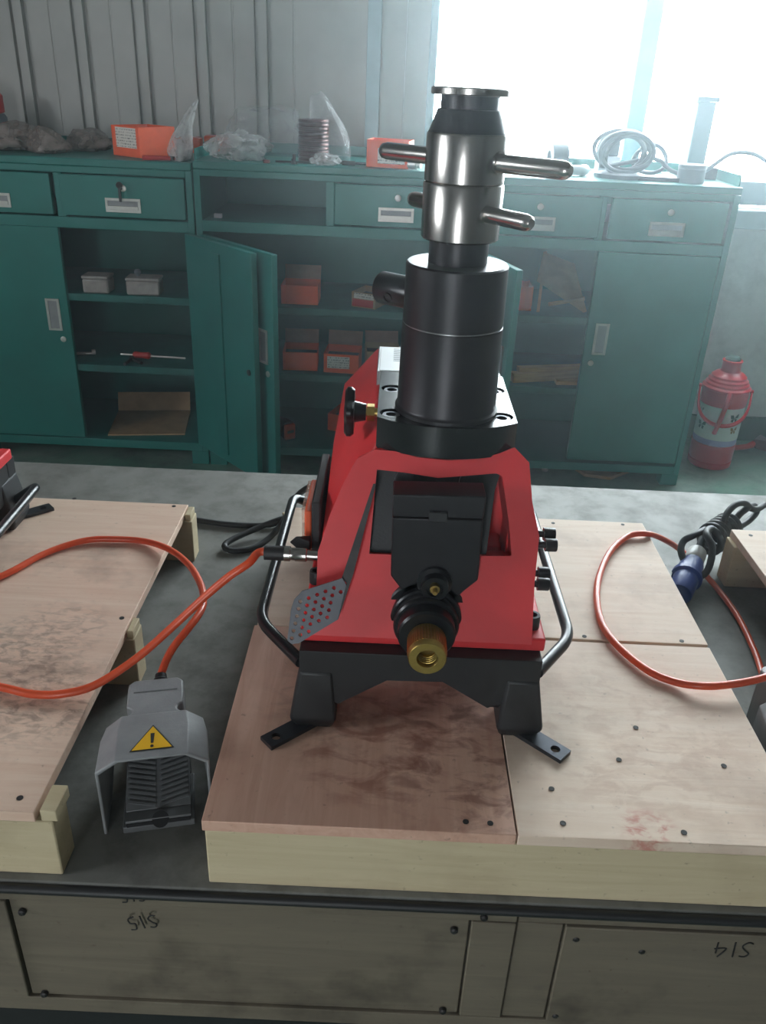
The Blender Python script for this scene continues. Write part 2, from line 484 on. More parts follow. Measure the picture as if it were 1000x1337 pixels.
for px, py in ((28, 1193), (57, 1300), (593, 1217), (578, 1322), (632, 1200), (752, 1227), (725, 1327), (838, 1243)):
    p = on_board(px, py); p.y = YF+0.0032
    MB().lathe([(0.0038, 0), (0.0036, 0.003), (0.0022, 0.0042)], p, (0, -1, 0), 12).build('screw_head', 'dark_steel', tb, TO)
def pen(strokes, cx, cy, h, rot=180, lean=0.0):
    """marker-pen writing on the front boards (strokes in a unit cell)"""
    m = MB()
    c = on_board(cx, cy)
    for st in strokes:
        pts = []
        for u, v in spline([(a, b, 0) for a, b in st], 4) if False else st:
            x, z = u*h, v*h
            a = R(rot)
            pts.append((c.x + x*math.cos(a) - z*math.sin(a), YF-0.0004, c.z + x*math.sin(a) + z*math.cos(a)))
        pts = spline(pts, 5)
        m.tube(pts, 0.0009, 5)
    for v in m.bm.verts: v.co.y = YF-0.0004 + (v.co.y-(YF-0.0004))*0.6
    return m
S_ = [(0.28, 0.9), (0.05, 0.95), (-0.1, 0.75), (0.1, 0.5), (0.22, 0.25), (0.0, 0.02), (-0.2, 0.1)]
FIVE = [[(0.3, 0.98), (0.0, 0.95), (-0.05, 0.55), (0.2, 0.5), (0.22, 0.15), (-0.1, 0.0)]]
ONE = [[(0, 0.95), (0, 0.0)]]
FOUR = [[(0.1, 0.95), (-0.2, 0.4), (0.3, 0.42)], [(0.2, 0.7), (0.18, 0.0)]]
def word(parts):
    out = []
    for dx, ss in parts:
        out += [[(u+dx, v-0.5) for u, v in s] for s in ss]
    return out
S15 = word([(-0.6, [S_]), (0.0, ONE), (0.45, FIVE)])
S14 = word([(-0.65, [S_]), (-0.1, ONE), (0.45, FOUR)])
pen(S15, 186, 1204, 0.018, 192).build('marker_lettering', 'ink_black', tb, TO, label='black marker writing S15, upside down')
pen(S15, 173, 1170, 0.015, 188).build('marker_lettering', 'ink_black', tb, TO, label='black marker writing S15 below the table edge, upside down')
pen(S14, 955, 1240, 0.022, 184).build('marker_lettering', 'ink_black', tb, TO, label='black marker writing S14, upside down')

# ================================================================== pallets of plywood on battens
GP = 'plywood pallets on the work table'
def pallet(label, loc):
    return thing('plywood_pallet', label, 'pallet', loc, 0, GP)
def nails(par, off, pts, z=ZP, r=0.0032):
    for px, py in pts:
        p = onz(px, py, z)
        MB().lathe([(r, 0), (r, 0.0004)], (p.x, p.y, z), (0, 0, 1), 10).build('screw_head', 'ink_black', par, off)
def batten(par, off, x0, x1, y0, y1, mat='timber'):
    return MB().box(x0, x1, y0, y1, ZT, ZP-0.0121).build('batten', mat, par, off, bevel=0.0015)
PT = 0.012
# middle pallet that carries the machine
po = (0.12, 0.81, ZT)
p1 = pallet('plywood pallet of three sheets carrying the red and black machine', po)
fl = MB().box(-0.146, 0.1290, 0.5135, 0.8065, ZP-PT, ZP).build('plywood_sheet', 'plywood_red', p1, po, bevel=0.0008, label='reddish stained plywood sheet')
fr = MB().box(0.1305, 0.392, 0.5135, 0.8030, ZP-PT, ZP-0.0003).build('plywood_sheet', 'plywood_pale', p1, po, bevel=0.0008)
bk = MB().box(-0.143, 0.392, 0.8075, 1.112, ZP-PT, ZP).build('plywood_sheet', 'plywood_pale', p1, po, bevel=0.0008)
for y in (0.5145, 0.79, 1.075):
    batten(p1, po, -0.144, 0.388, y, y+0.036)
nails(p1, po, [(893, 1087), (608, 1073), (640, 1075), (763, 831), (890, 837), (722, 683), (813, 685), (735, 1075), (830, 950), (808, 992), (945, 1000), (720, 1030), (396, 665)], r=0.0028)
# left pallet
lo = (-0.62, 0.81, ZT)
p2 = pallet('plywood pallet with black smudges between the foot pedal and table end', lo)
MB().box(-0.95, -0.2925, 0.5145, 1.105, ZP-PT, ZP).build('plywood_sheet', 'plywood_left', p2, lo, bevel=0.0008)
batten(p2, lo, -0.95, -0.278, 0.5155, 0.547)
MB().box(-0.288, -0.2735, 0.5160, 0.5465, ZP-0.0119, ZP+0.001).build('batten_tongue', 'timber', p2, lo, bevel=0.001)
batten(p2, lo, -0.95, -0.283, 0.783, 0.815)
MB().box(-0.2915, -0.284, 0.785, 0.813, ZP-0.0119, ZP-0.002).build('batten_tongue', 'timber', p2, lo, bevel=0.001)
batten(p2, lo, -0.95, -0.281, 1.073, 1.104)
MB().box(-0.2915, -0.283, 1.075, 1.103, ZP-0.0119, ZP-0.002).build('batten_tongue', 'timber', p2, lo, bevel=0.001)
nails(p2, lo, [(227, 661), (97, 651), (159, 807), (26, 1042)], r=0.003)
def smear(cx, cy, pts, par, off):
    pass
# right pallet
ro = (0.83, 0.81, ZT)
p3 = pallet('plywood pallet with pale blocks beside the tied black power cord', ro)
MB().box(0.5235, 1.15, 0.5145, 1.105, ZP-PT, ZP).build('plywood_sheet', 'plywood_pale', p3, ro, bevel=0.0008)
for y in (0.5155, 0.79, 1.070):
    batten(p3, ro, 0.519, 1.15, y, y+0.034)
nails(p3, ro, [(980, 699)], r=0.003)

# ================================================================== the hydraulic cutting machine
MO = Vector((0.045, 0.85, ZP))
mc = thing('hydraulic_busbar_machine', 'red and black hydraulic busbar machine with chrome spindle on the three-sheet pallet', 'machine', MO)
def mp(mb, name, mat, bevel=0, parent=None, **k):
    return mb.build(name, mat, parent or mc, MO, bevel, **k)
FY = 0.636
def fz(px, py, Y=FY):
    p = ony(px, py, Y); return (p.x, p.z)
# black bridge-shaped base: front and rear plates, side rails, feet and bolt-down tabs
ZB = 0.775
arch = [(-0.0735, ZB), (0.158, ZB), (0.158, 0.722), fz(700, 905), fz(636, 925), fz(578, 891), fz(505, 889), fz(442, 919), (-0.0735, 0.722)]
BY1 = 1.045
for nm, y in (('front_plate', FY), ('rear_plate', BY1-0.022)):
    mp(MB().prism([(x, y, z) for x, z in arch], (0, 0.022, 0)), nm, 'machine_black', 0.002)
for x in (-0.0735, 0.146):
    mp(MB().box(x, x+0.012, FY+0.0225, BY1-0.0225, 0.722, ZB), 'side_rail', 'machine_black', 0.0015)
for x0, sx in ((-0.0735, 1), (0.158, -1)):
    for y0, sy in ((FY, 1), (BY1, -1)):
        x1 = x0 + sx*0.038; y1 = y0 + sy*0.05
        m = MB().hull([(x0, y0-sy*0.0012, 0.752), (x1-sx*0.006, y0-sy*0.0012, 0.752), (x0, y1, 0.752), (x1-sx*0.006, y1, 0.752),
                       (x0-sx*0.010, y0-sy*0.006, ZP+0.014), (x1-sx*0.002, y0-sy*0.006, ZP+0.014), (x0-sx*0.010, y1, ZP+0.014), (x1-sx*0.002, y1, ZP+0.014),
                       (x0-sx*0.005, y0+sy*0.001, ZP+0.0008), (x1-sx*0.006, y0+sy*0.001, ZP+0.0008), (x0-sx*0.005, y1-sy*0.004, ZP+0.0008), (x1-sx*0.006, y1-sy*0.004, ZP+0.0008)])
        lg = mp(m, 'leg', 'machine_black', 0.004, seg=3)
        mp(MB().cyl((x1-sx*0.004, y0+sy*0.012, 0.716), (x1+sx*0.006, y0+sy*0.012, 0.716), 0.007, n=6), 'leg_bolt', 'oxide_black', parent=lg)
        # flat steel tab with a hole, pointing out at the corner
        L = 0.070
        me = holed([(0, -0.0095), (L, -0.0095), (L, 0.0095), (0, 0.0095)], [circle(L-0.012, 0, 0.0048)], 0.0045)
        ang = math.atan2(-sy*0.56, -sx*0.62)
        mt = Matrix.Translation((x0+sx*0.022, y0+sy*0.02, ZP)) @ Matrix.Rotation(ang, 4, 'Z')
        mp(MB().add_mesh(me, mt), 'foot_tab', 'blued_steel', parent=lg)
# red base plate with socket screws
mp(MB().box(-0.0735, 0.1615, 0.651, 1.035, ZB+0.0005, 0.790), 'base_plate', 'machine_red', 0.002)
def socket_bolt(p, axis=(0,0,1), r=0.0075, h=0.011, name='socket_bolt', mat='oxide_black'):
    return mp(MB().lathe([(r, 0), (r, h*0.88), (r*0.93, h), (r*0.58, h), (r*0.58, h*0.45), (0.0001, h*0.45)], p, axis, 18), name, mat)
for x, y in ((0.150, 0.672), (-0.066, 0.735), (0.150, 1.0), (-0.062, 1.0)):
    socket_bolt((x, y, 0.790), h=0.014)
# red housing behind the arch: narrow in front, flaring to the rear
mp(MB().hull([(-0.010, 0.74, 0.947), (0.121, 0.74, 0.947), (0.136, 0.74, 0.79), (-0.066, 0.74, 0.79),
              (-0.015, 0.957, 0.977), (0.122, 0.957, 0.977), (-0.053, 0.957, 0.932), (0.128, 0.957, 0.94),
              (-0.066, 1.005, 0.79), (0.156, 1.005, 0.79), (0.132, 1.0, 0.90), (-0.05, 1.0, 0.90), (-0.058, 0.85, 0.90)]), 'housing', 'machine_red', 0.002)
# sloping red arch
AP, AN = Vector((0, 0.650, 0.79)), Vector((0, -1, 0.394)).normalized()
AX = Vector((1, 0, 0)); AZ = AX.cross(AN) * -1
if AZ.z < 0: AZ = -AZ
def sl(px, py, dy=0.0):
    P0 = AP + Vector((0, dy, 0))
    q = onplane(px, py, P0, AN) - P0
    return (q.dot(AX), q.dot(AZ))
def slope_mesh(outer, holes, t, dy=0.0):
    """plate in the plane of the sloping arch, t thick to the rear"""
    me = holed(outer, holes, t)
    P0 = AP + Vector((0, dy, 0))
    m = Matrix.Identity(4)
    B = -AN
    for i in range(3):
        m[i][0], m[i][1], m[i][2], m[i][3] = AX[i], AZ[i], B[i], P0[i]
    return MB().add_mesh(me, m)
outer = [(466, 599), (489, 587), (515, 589), (545, 597), (585, 601), (625, 599), (652, 592), (672, 584), (691, 604), (695, 656), (704, 700), (698, 760), (694, 842), (655, 840), (500, 833), (404, 829), (413, 765), (415, 720), (430, 675), (448, 631)]
inner = [(492, 613), (528, 617), (572, 624), (612, 621), (648, 618), (656, 622), (664, 680), (668, 726), (560, 726), (482, 723), (486, 680), (490, 636)]
mp(slope_mesh([sl(*p) for p in outer], [[sl(*p) for p in inner]], 0.042), 'arch', 'machine_red', 0.0025, seg=3)
# red shelf that closes the arch below the blade block
mp(MB().hull([(-0.04, 0.70, 0.80), (0.125, 0.70, 0.80), (-0.04, 0.745, 0.80), (0.125, 0.745, 0.80), (-0.03, 0.712, 0.855), (0.118, 0.712, 0.855), (-0.03, 0.745, 0.855), (0.118, 0.745, 0.855)]), 'inner_wall', 'machine_red', 0.002)
# blade holder in the opening and the block in front of it
HD = 0.010
bh = mp(slope_mesh([sl(px, py, HD) for px, py in ((488, 605), (655, 612), (646, 640), (634, 729), (478, 726), (484, 640))], [], 0.028, HD), 'blade_holder', 'machine_black', 0.0015)
def hp_(px, py): return onplane(px, py, AP + Vector((0, HD, 0)), AN)
for bq in (hp_(528, 626), hp_(612, 629)):
    mp(MB().cyl(bq - AN*0.002, bq + AN*0.006, 0.0095, n=16), 'holder_bolt', 'oxide_black', parent=bh)
    mp(MB().box(-0.011, 0.011, -0.002, 0.0015, 0.0098, 0.0135, Matrix.Translation(bq)), 'bright_edge', 'steel_edge', parent=bh)
KY = 0.662
blk = [fz(512, 676, KY), fz(510, 752, KY), fz(519, 764, KY), fz(535, 785, KY), fz(590, 787, KY), fz(606, 772, KY), fz(624, 758, KY), fz(631, 679, KY)]
bb = mp(MB().prism([(x, KY, z) for x, z in blk], (0, 0.036, 0)), 'blade_block', 'oxide_black', 0.0015)
cap = [fz(513, 646, KY), fz(512, 675, KY), fz(631, 678, KY), fz(635, 649, KY)]
mp(MB().prism([(x, KY, z) for x, z in cap], (0, 0.030, 0)), 'clamp_bar', 'oxide_black', 0.0012, parent=bb)
x_, z_ = fz(572, 672, KY)
mp(MB().box(x_-0.0085, x_+0.0085, KY-0.004, KY+0.002, z_-0.006, z_+0.004), 'latch', 'machine_black', 0.001, parent=bb)
# bleed valve boss
x_, z_ = fz(567, 759, KY)
vb = mp(MB().lathe([(0.0165, 0), (0.0165, 0.004), (0.013, 0.006), (0.0125, 0.014), (0.0085, 0.014), (0.0085, 0.009), (0.0001, 0.009)], (x_, KY, z_), (0, -1, 0), 28), 'valve_boss', 'gloss_black')
mp(MB().lathe([(0.0046, 0), (0.0046, 0.006), (0.0026, 0.006), (0.0026, 0.011), (0.0018, 0.0125)], (x_, KY-0.009, z_), (0, -1, 0), 12), 'nipple', 'brass', parent=vb)
# horizontal plunger with knurled brass nut
ax_ = 0.0455; az_ = 0.803
mp(MB().lathe([(0.040, 0.0), (0.040, 0.004), (0.0385, 0.006), (0.034, 0.006), (0.034, 0.012), (0.0325, 0.0135), (0.0305, 0.0135), (0.0305, 0.0175), (0.031, 0.0185), (0.031, 0.022), (0.0295, 0.024), (0.027, 0.024), (0.027, 0.037), (0.025, 0.039)], (ax_, 0.668, az_), (0, -1, 0), 44), 'plunger_collar', 'gloss_black')
kn = mp(MB().lathe([(0.0165, 0), (0.0165, 0.001), (0.0175, 0.002), (0.0175, 0.030), (0.0165, 0.0315), (0.0098, 0.0315), (0.0090, 0.030), (0.0090, 0.014), (0.0001, 0.014)], (ax_, 0.6285, az_-0.001), (0, -1, 0), 40), 'brass_nut', 'brass')
m = MB()
for k in range(44):
    a = 2*math.pi*k/44
    c = Vector((ax_+0.0175*math.cos(a), 0, az_-0.001+0.0175*math.sin(a)))
    m.cyl((c.x, 0.6255, c.z), (c.x, 0.604, c.z), 0.0007, n=4)
mp(m, 'knurling', 'brass', parent=kn)
m = MB()
for k in range(4):
    m.lathe([(0.0090, -0.0004), (0.0082, 0), (0.0090, 0.0004)], (ax_, 0.600+k*0.0028+0.002, az_-0.001), (0, 1, 0), 24, caps=False)
mp(m, 'thread', 'brass', parent=kn)
# perforated guide plate and its arm on the left
def sl2(px, py): return sl(px, py, -0.022)
pl = [sl2(*p) for p in ((375, 836), (380, 795), (384, 783), (394, 772), (447, 755), (452, 764), (441, 809), (390, 840), (381, 841))]
holes = []
def inside(u, v, poly, mg):
    for (a, b), (c, d) in zip(poly, poly[1:] + poly[:1]):
        L = math.hypot(c-a, d-b)
        if abs((c-a)*(v-b) - (d-b)*(u-a))/L < mg: return False
    n_ = 0
    for (a, b), (c, d) in zip(poly, poly[1:] + poly[:1]):
        if (b > v) != (d > v) and u < a + (v-b)/(d-b)*(c-a): n_ += 1
    return n_ % 2 == 1
for r_ in range(-3, 10):
    for c_ in range(-2, 8):
        u, v = sl2(392 + c_*11.0 + r_*2.2, 829 - c_*4.4 - r_*9.6)
        if inside(u, v, pl, 0.0034): holes.append(circle(u, v, 0.0019, 8))
gp = mp(slope_mesh(pl, holes, 0.0025, -0.022), 'perforated_guide', 'guide_grey')
arm = [sl2(*p) for p in ((446, 757), (487, 634), (491, 634), (461, 752), (441, 812), (439, 812), (452, 764))]
mp(slope_mesh(arm, [], 0.003, -0.0185), 'guide_arm', 'dark_steel', 0.0004)
# flange plate with four sunk socket bolts, bulging in front round the cylinder
CX, CY = 0.056, 0.757
FX0, FX1, FY0, FY1 = -0.0095, 0.1215, 0.7265, 0.862
fo = [(FX0, FY0), (FX0, FY1), (FX1, FY1), (FX1, FY0)]
bul = 0.0525
RB = 0.108
a0 = math.asin((FX1-FX0)/2/RB)
for k in range(1, 18):
    a = -a0 + 2*a0*k/18
    fo.append(((FX0+FX1)/2 - RB*math.sin(a), FY0 + RB*math.cos(a0) - RB*math.cos(a)))
fo = [fo[0], fo[1], fo[2], fo[3]] + sorted(fo[4:], key=lambda p: -p[0])
bolts = ((0.0035, 0.808), (0.0035, 0.7385), (0.1085, 0.7415), (0.1085, 0.816))
me = holed(fo, [circle(x, y, 0.0108, 24) for x, y in bolts], 0.030)
mp(MB().add_mesh(me, Matrix.Translation((0, 0, 0.950))), 'flange_plate', 'flange_black', 0.001)
mp(MB().box(FX0+0.001, FX1-0.001, FY0+0.002, FY1-0.002, 0.9475, 0.965), 'flange_core', 'machine_black')
for x, y in bolts:
    socket_bolt((x, y, 0.965), r=0.0088, h=0.0135, name='flange_bolt', mat='blued_steel')
x_, z_ = fz(586, 577, 0.7045)
mp(MB().lathe([(0.0052, 0), (0.0052, 0.0006), (0.0044, 0.0006), (0.0044, 0)], (x_, CY-bul+0.0008, z_), (0, -1, 0), 20, caps=False), 'stamped_ring', 'oxide_black')
# bright rear cover with white sticker
cv = mp(MB().box(-0.0135, 0.120, 0.8635, 0.957, 0.9478, 0.9795), 'rear_cover', 'steel_edge', 0.001)
mp(MB().box(-0.0105, 0.075, 0.866, 0.953, 0.9796, 0.9800), 'sticker', 'paper_white', parent=cv)
m = MB()
for k in range(11):
    y = 0.900 + k*0.0046
    m.box(0.004, 0.004+0.010+0.003*((k*7) % 3), y, y+0.0016, 0.98005, 0.98015)
mp(m, 'sticker_print', 'grey_plastic', parent=cv)
# vertical hydraulic cylinder
ZC = 1.1175
mp(MB().lathe([(0.0492, 0.9802), (0.0492, 0.9835), (0.0478, 0.9850), (0.0472, 0.9865), (0.0462, 1.0625), (0.0452, 1.0630), (0.0452, 1.0642), (0.0460, 1.0647), (0.0455, ZC-0.0015), (0.044, ZC)], (CX, CY, 0), (0, 0, 1), 64), 'cylinder', 'oxide_black')
mp(MB().lathe([(0.0457, 1.0631), (0.0457, 1.0641)], (CX, CY, 0), (0, 0, 1), 64, caps=False), 'cylinder_groove', 'steel_edge')
d = Vector((-0.80, 0.60, 0.0)).normalized()
c0 = Vector((CX, CY, 1.0815)) + d*0.040
pt = mp(MB().lathe([(0.0150, 0), (0.0150, 0.043), (0.0140, 0.0445)], c0, d, 36), 'oil_port', 'gloss_black')
hp = c0 + d*0.026 + Vector((-0.50, -0.72, -0.28)).normalized()*0.0146
mp(MB().lathe([(0.0050, 0), (0.0050, 0.0012), (0.0036, 0.0012), (0.0036, 0.0003), (0.0001, 0.0003)], hp, Vector((-0.50, -0.72, -0.28)), 16), 'port_plug', 'oxide_black', parent=pt)
# ram, chrome collars, crossbars and cap
mp(MB().cyl((CX, CY, ZC-0.005), (CX, CY, 1.141), 0.0262, n=48), 'ram', 'oxide_black')
mp(MB().lathe([(0.0325, 1.1375), (0.0340, 1.139), (0.0345, 1.182), (0.0335, 1.1836)], (CX, CY, 0), (0, 0, 1), 56), 'lower_collar', 'chrome')
mp(MB().lathe([(0.0330, 1.1838), (0.0340, 1.185), (0.0340, 1.2205), (0.0332, 1.2222)], (CX, CY, 0), (0, 0, 1), 56), 'upper_collar', 'chrome')
mp(MB().lathe([(0.0330, 1.2223), (0.0325, 1.2225), (0.0262, 1.2395), (0.0240, 1.2397), (0.0240, 1.2495)], (CX, CY, 0), (0, 0, 1), 56), 'cone', 'oxide_black')
mp(MB().lathe([(0.0315, 1.2497), (0.0325, 1.2505), (0.0325, 1.2545), (0.0310, 1.2555), (0.0150, 1.2555), (0.0150, 1.249), (0.0001, 1.249)], (CX, CY, 0), (0, 0, 1), 56), 'top_cap', 'chrome')
def crossbar(vec, half0, half1, z, r, name):
    v = Vector(vec).normalized(); c = Vector((CX, CY, z))
    h = half0+half1
    m = MB().lathe([(r*0.55, 0), (r*0.85, r*0.35), (r, r), (r, h-r), (r*0.85, h-r*0.35), (r*0.55, h)], c - v*half0, v, 24)
    o = mp(m, name, 'chrome')
    for s in (-1, 1):
        mp(MB().lathe([(r*1.25, 0), (r*1.25, 0.0025)], c + v*s*0.0325, v*s, 24), 'bar_seat', 'chrome', parent=o)
crossbar((0.084, -0.070, 0), 0.094, 0.100, 1.2015, 0.0073, 'crossbar')
crossbar((0.052, -0.068, 0), 0.072, 0.084, 1.162, 0.0067, 'crossbar')
# star knob with brass stem on the left of the flange
ky, kz = 0.783, 0.9625
m = MB(); n = 60
ring0 = []
prof = [(0.0, 0.9), (0.003, 1.0), (0.007, 1.0), (0.0095, 0.86)]
rings = []
for h, s in prof:
    rings.append([m.bm.verts.new((-0.033-h, ky + s*(0.0225+0.0032*math.cos(5*a))*math.sin(a), kz + s*(0.0225+0.0032*math.cos(5*a))*math.cos(a))) for a in [2*math.pi*k/n for k in range(n)]])
for a, b in zip(rings, rings[1:]):
    for k in range(n): m.bm.faces.new((a[k], a[(k+1) % n], b[(k+1) % n], b[k]))
m.bm.faces.new(rings[0]); m.bm.faces.new(rings[-1])
m.lathe([(0.011, 0), (0.0085, 0.012)], (-0.0335, ky, kz), (1, 0, 0), 24)
sk = mp(m, 'star_knob', 'gloss_black')
mp(MB().cyl((-0.0225, ky, kz), (-0.0095, ky, kz), 0.0045, n=16), 'knob_stem', 'brass', parent=sk)
mp(MB().cyl((-0.0205, ky, kz), (-0.013, ky, kz), 0.0088, n=6), 'knob_nut', 'brass', parent=sk)
# limit switch with orange front and clear cover, cap and hose coupling on the left side
sw = mp(MB().box(-0.0755, -0.0655, 0.775, 0.905, 0.797, 0.862), 'switch_back', 'rubber_black', 0.002)
mp(MB().box(-0.0835, -0.076, 0.782, 0.862, 0.80, 0.848), 'switch_front', 'switch_orange', 0.002, parent=sw)
mp(MB().box(-0.0875, -0.0838, 0.790, 0.862, 0.806, 0.846), 'switch_cover', 'clear_cover', 0.001, parent=sw)
mp(MB().hull([(-0.076, 0.762, 0.80), (-0.076, 0.776, 0.80), (-0.076, 0.762, 0.822), (-0.076, 0.776, 0.822), (-0.0985, 0.769, 0.817), (-0.091, 0.766, 0.826), (-0.091, 0.774, 0.808)]), 'rubber_cap', 'rubber_black', 0.001)
HC = Vector((-0.0815, 0.752, 0.812))
cpl = mp(MB().lathe([(0.0062, -0.018), (0.0062, -0.004), (0.0075, -0.003), (0.0075, 0.008), (0.0068, 0.009), (0.0068, 0.0135), (0.0082, 0.014), (0.0082, 0.020), (0.006, 0.021)], HC, (-1, 0, 0.02), 20), 'hose_coupling', 'chrome')
# screws that stand out of the right-hand leg of the arch
for px, py, Y in ((704, 697, 0.722), (706, 711, 0.708), (697, 748, 0.712), (696, 762, 0.698)):
    p = ony(px, py, Y)
    p.x -= 0.004
    sc_ = mp(MB().lathe([(0.0035, -0.012), (0.0035, 0.008), (0.0066, 0.008), (0.0066, 0.0185), (0.006, 0.0195), (0.0036, 0.0195), (0.0036, 0.014), (0.0001, 0.014)], p, (1, 0, 0), 16), 'adjusting_screw', 'oxide_black')
mp(MB().hull([(0.120, 0.70, 0.80), (0.140, 0.70, 0.80), (0.137, 0.70, 0.885), (0.12, 0.70, 0.885), (0.120, 0.745, 0.80), (0.139, 0.745, 0.80), (0.133, 0.745, 0.885), (0.12, 0.745, 0.885)]), 'side_cheek', 'machine_red', 0.002)
# bent rod carrying handles
def rod(pts, name):
    P = [Vector(p) for p in pts]; out = [P[0]]
    for a, b, c in zip(P, P[1:], P[2:]):
        u = (a-b).normalized(); v = (c-b).normalized(); rr = 0.022
        for k in range(7):
            t = k/6
            out.append((b+u*rr)*(1-t)**2 + b*2*t*(1-t) + (b+v*rr)*t*t)
    out.append(P[-1])
    return mp(MB().tube(out, 0.0062, 14), name, 'gloss_black')
rod([(-0.0745, 0.659, 0.744), (-0.126, 0.729, 0.742), (-0.1225, 1.018, 0.748), (-0.0745, 1.020, 0.716)], 'carrying_handle')
rod([(0.1585, 0.654, 0.748), (0.2035, 0.722, 0.743), (0.2005, 1.018, 0.746), (0.1585, 1.020, 0.716)], 'carrying_handle')

# the twin machine that stands on the left pallet, mostly out of view
dup(mc, MO + Vector((-0.674, 0.002, 0)), 0, 'red and black hydraulic busbar machine standing on the smudged plywood pallet')

# ================================================================== foot pedals
def foot_pedal(label, loc, rotz):
    t = thing('foot_pedal', label, 'foot pedal', loc, rotz, 'grey guarded foot pedals')
    th = 0.003
    def sect(y, wt, wb, zt, zs, zb):
        return [(-wb, y, zb), (-wb, y, zs), (-wt, y, zt), (wt, y, zt), (wb, y, zs), (wb, y, zb)]
    # bent sheet hood, open in front and below
    m = MB()
    secs = [sect(0.0, 0.033, 0.052, 0.0925, 0.080, 0.0), sect(0.044, 0.0335, 0.051, 0.0905, 0.078, 0.0), sect(0.066, 0.031, 0.047, 0.0885, 0.076, 0.03)]
    grids = []
    for inner in (0, 1):
        g = []
        for s_ in secs:
            row = []
            for (x, y, z) in s_:
                if inner:
                    x = x - math.copysign(th, x); z = z - (th if z > 0.07 else 0)
                row.append(m.bm.verts.new((x, y, z)))
            g.append(row)
        grids.append(g)
    for g in grids:
        for a, b in zip(g, g[1:]):
            for k in range(5): m.bm.faces.new((a[k], a[k+1], b[k+1], b[k]))
    for idx in (0, -1):
        a, b = grids[0][idx], grids[1][idx]
        for k in range(5): m.bm.faces.new((a[k], a[k+1], b[k+1], b[k]))
    for k in (0, 5):
        for i in range(len(secs)-1):
            m.bm.faces.new((grids[0][i][k], grids[0][i+1][k], grids[1][i+1][k], grids[1][i][k]))
    hd = m.build('hood', 'tool_grey', t, bevel=0.0012)
    # rear switch body with two notches
    o = [(-0.032, 0.060), (0.032, 0.060), (0.030, 0.069)] + [(0.028-0.006*math.sin(a), 0.076-0.006*math.cos(a)) for a in [math.pi*k/6 for k in range(1, 6)]] + [(0.028, 0.083), (0.028, 0.118), (0.022, 0.124), (-0.022, 0.124), (-0.028, 0.118), (-0.028, 0.083)] + [(-0.028+0.006*math.sin(a), 0.076+0.006*math.cos(a)) for a in [math.pi*k/6 for k in range(1, 6)]] + [(-0.030, 0.069)]
    MB().prism([(x, y, 0.001) for x, y in o], (0, 0, 0.084)).build('switch_body', 'tool_grey', t, bevel=0.0018)
    MB().box(-0.022, 0.022, 0.1035, 0.105, 0.0845, 0.0855).build('lid_seam', 'pedal_grey', t)
    MB().lathe([(0.0085, 0), (0.0085, 0.007), (0.0065, 0.009), (0.006, 0.014)], (0.004, 0.1235, 0.0745), (0, 1, 0.45), 16).build('cable_gland', 'rubber_black', t)
    MB().box(-0.034, 0.034, -0.002, 0.06, 0.0, 0.008).build('base', 'pedal_grey', t, bevel=0.001)
    # tread: tilted plate with chevron ribs
    M0 = Matrix.Translation((0, 0.010, 0.016)) @ Matrix.Rotation(R(24), 4, 'X')
    td = MB().box(-0.031, 0.031, 0, 0.066, -0.004, 0.0, M0).build('tread', 'pedal_grey', t, bevel=0.0008)
    m = MB()
    for k in range(11):
        y = 0.006 + k*0.0054
        for s in (-1, 1):
            a = Matrix.Rotation(R(14*s), 4, 'Z')
            m.box(-0.0135, 0.0135, -0.0012, 0.0012, 0, 0.0018, M0 @ Matrix.Translation((s*0.0155, y, 0)) @ a)
    m.build('tread_ribs', 'pedal_grey', td, smooth=0)
    MB().box(-0.030, 0.030, -0.0025, -0.0005, 0.008, 0.0125).build('slot', 'rubber_black', t)
    MB().box(-0.031, 0.031, -0.002, 0.010, 0.0125, 0.0155).build('front_lip', 'pedal_grey', t, bevel=0.0006)
    MB().lathe([(0.008, 0), (0.008, 0.001)], (0.002, -0.002, 0.0135), (0, -0.6, 0.8), 18).build('pivot_hole', 'rubber_black', t)
    # warning sticker: yellow triangle with exclamation mark
    zt = lambda y: 0.0925-0.0455*y
    def tri(sz, dz):
        c = (0, 0.0215)
        return [(-0.0205*sz+c[0], c[1]-0.012*sz, dz), (0.0205*sz+c[0], c[1]-0.012*sz, dz), (c[0], c[1]+0.024*sz, dz)]
    def onhood(pts): return [(x, y, zt(y)+dz) for x, y, dz in pts]
    st = MB().prism(onhood(tri(1.0, 0.0004)), (0, 0, 0.0002)).build('warning_sticker', 'ink_black', t, smooth=0)
    MB().prism(onhood(tri(0.9, 0.0008)), (0, 0, 0.0001)).build('sticker_face', 'warn_yellow', st, smooth=0)
    MB().prism(onhood([(-0.0012, 0.0185, 0.0011), (0.0012, 0.0185, 0.0011), (0.0019, 0.0325, 0.0011), (-0.0019, 0.0325, 0.0011)]), (0, 0, 0.0001)).build('exclamation_mark', 'ink_black', st, smooth=0)
    MB().prism(onhood([(0.0016*math.cos(a), 0.0142+0.0019*math.sin(a), 0.0011) for a in [2*math.pi*k/10 for k in range(10)]]), (0, 0, 0.0001)).build('exclamation_dot', 'ink_black', st, smooth=0)
    return t
FP = Vector((-0.2045, 0.574, ZT)); FA = R(13)
fp = foot_pedal('grey guarded foot pedal with yellow warning triangle between two plywood pallets', FP, FA)
q = onz(992, 975, ZT)
dup(fp, (0.4625, q.y-0.085, ZT), 0, 'grey guarded foot pedal between the machine pallet and pale-block pallet')

def cord(name, pts, r, mat, label, cat, k=8, n=10, group=None):
    P = spline(pts, k)
    c = Vector(P[0])
    o = MB().tube(P, r, n).build(name, mat, None, c, smooth=60)
    o.location = c
    return tag(o, label, cat, group)
def pz(lst): return [onz(*p) for p in lst]
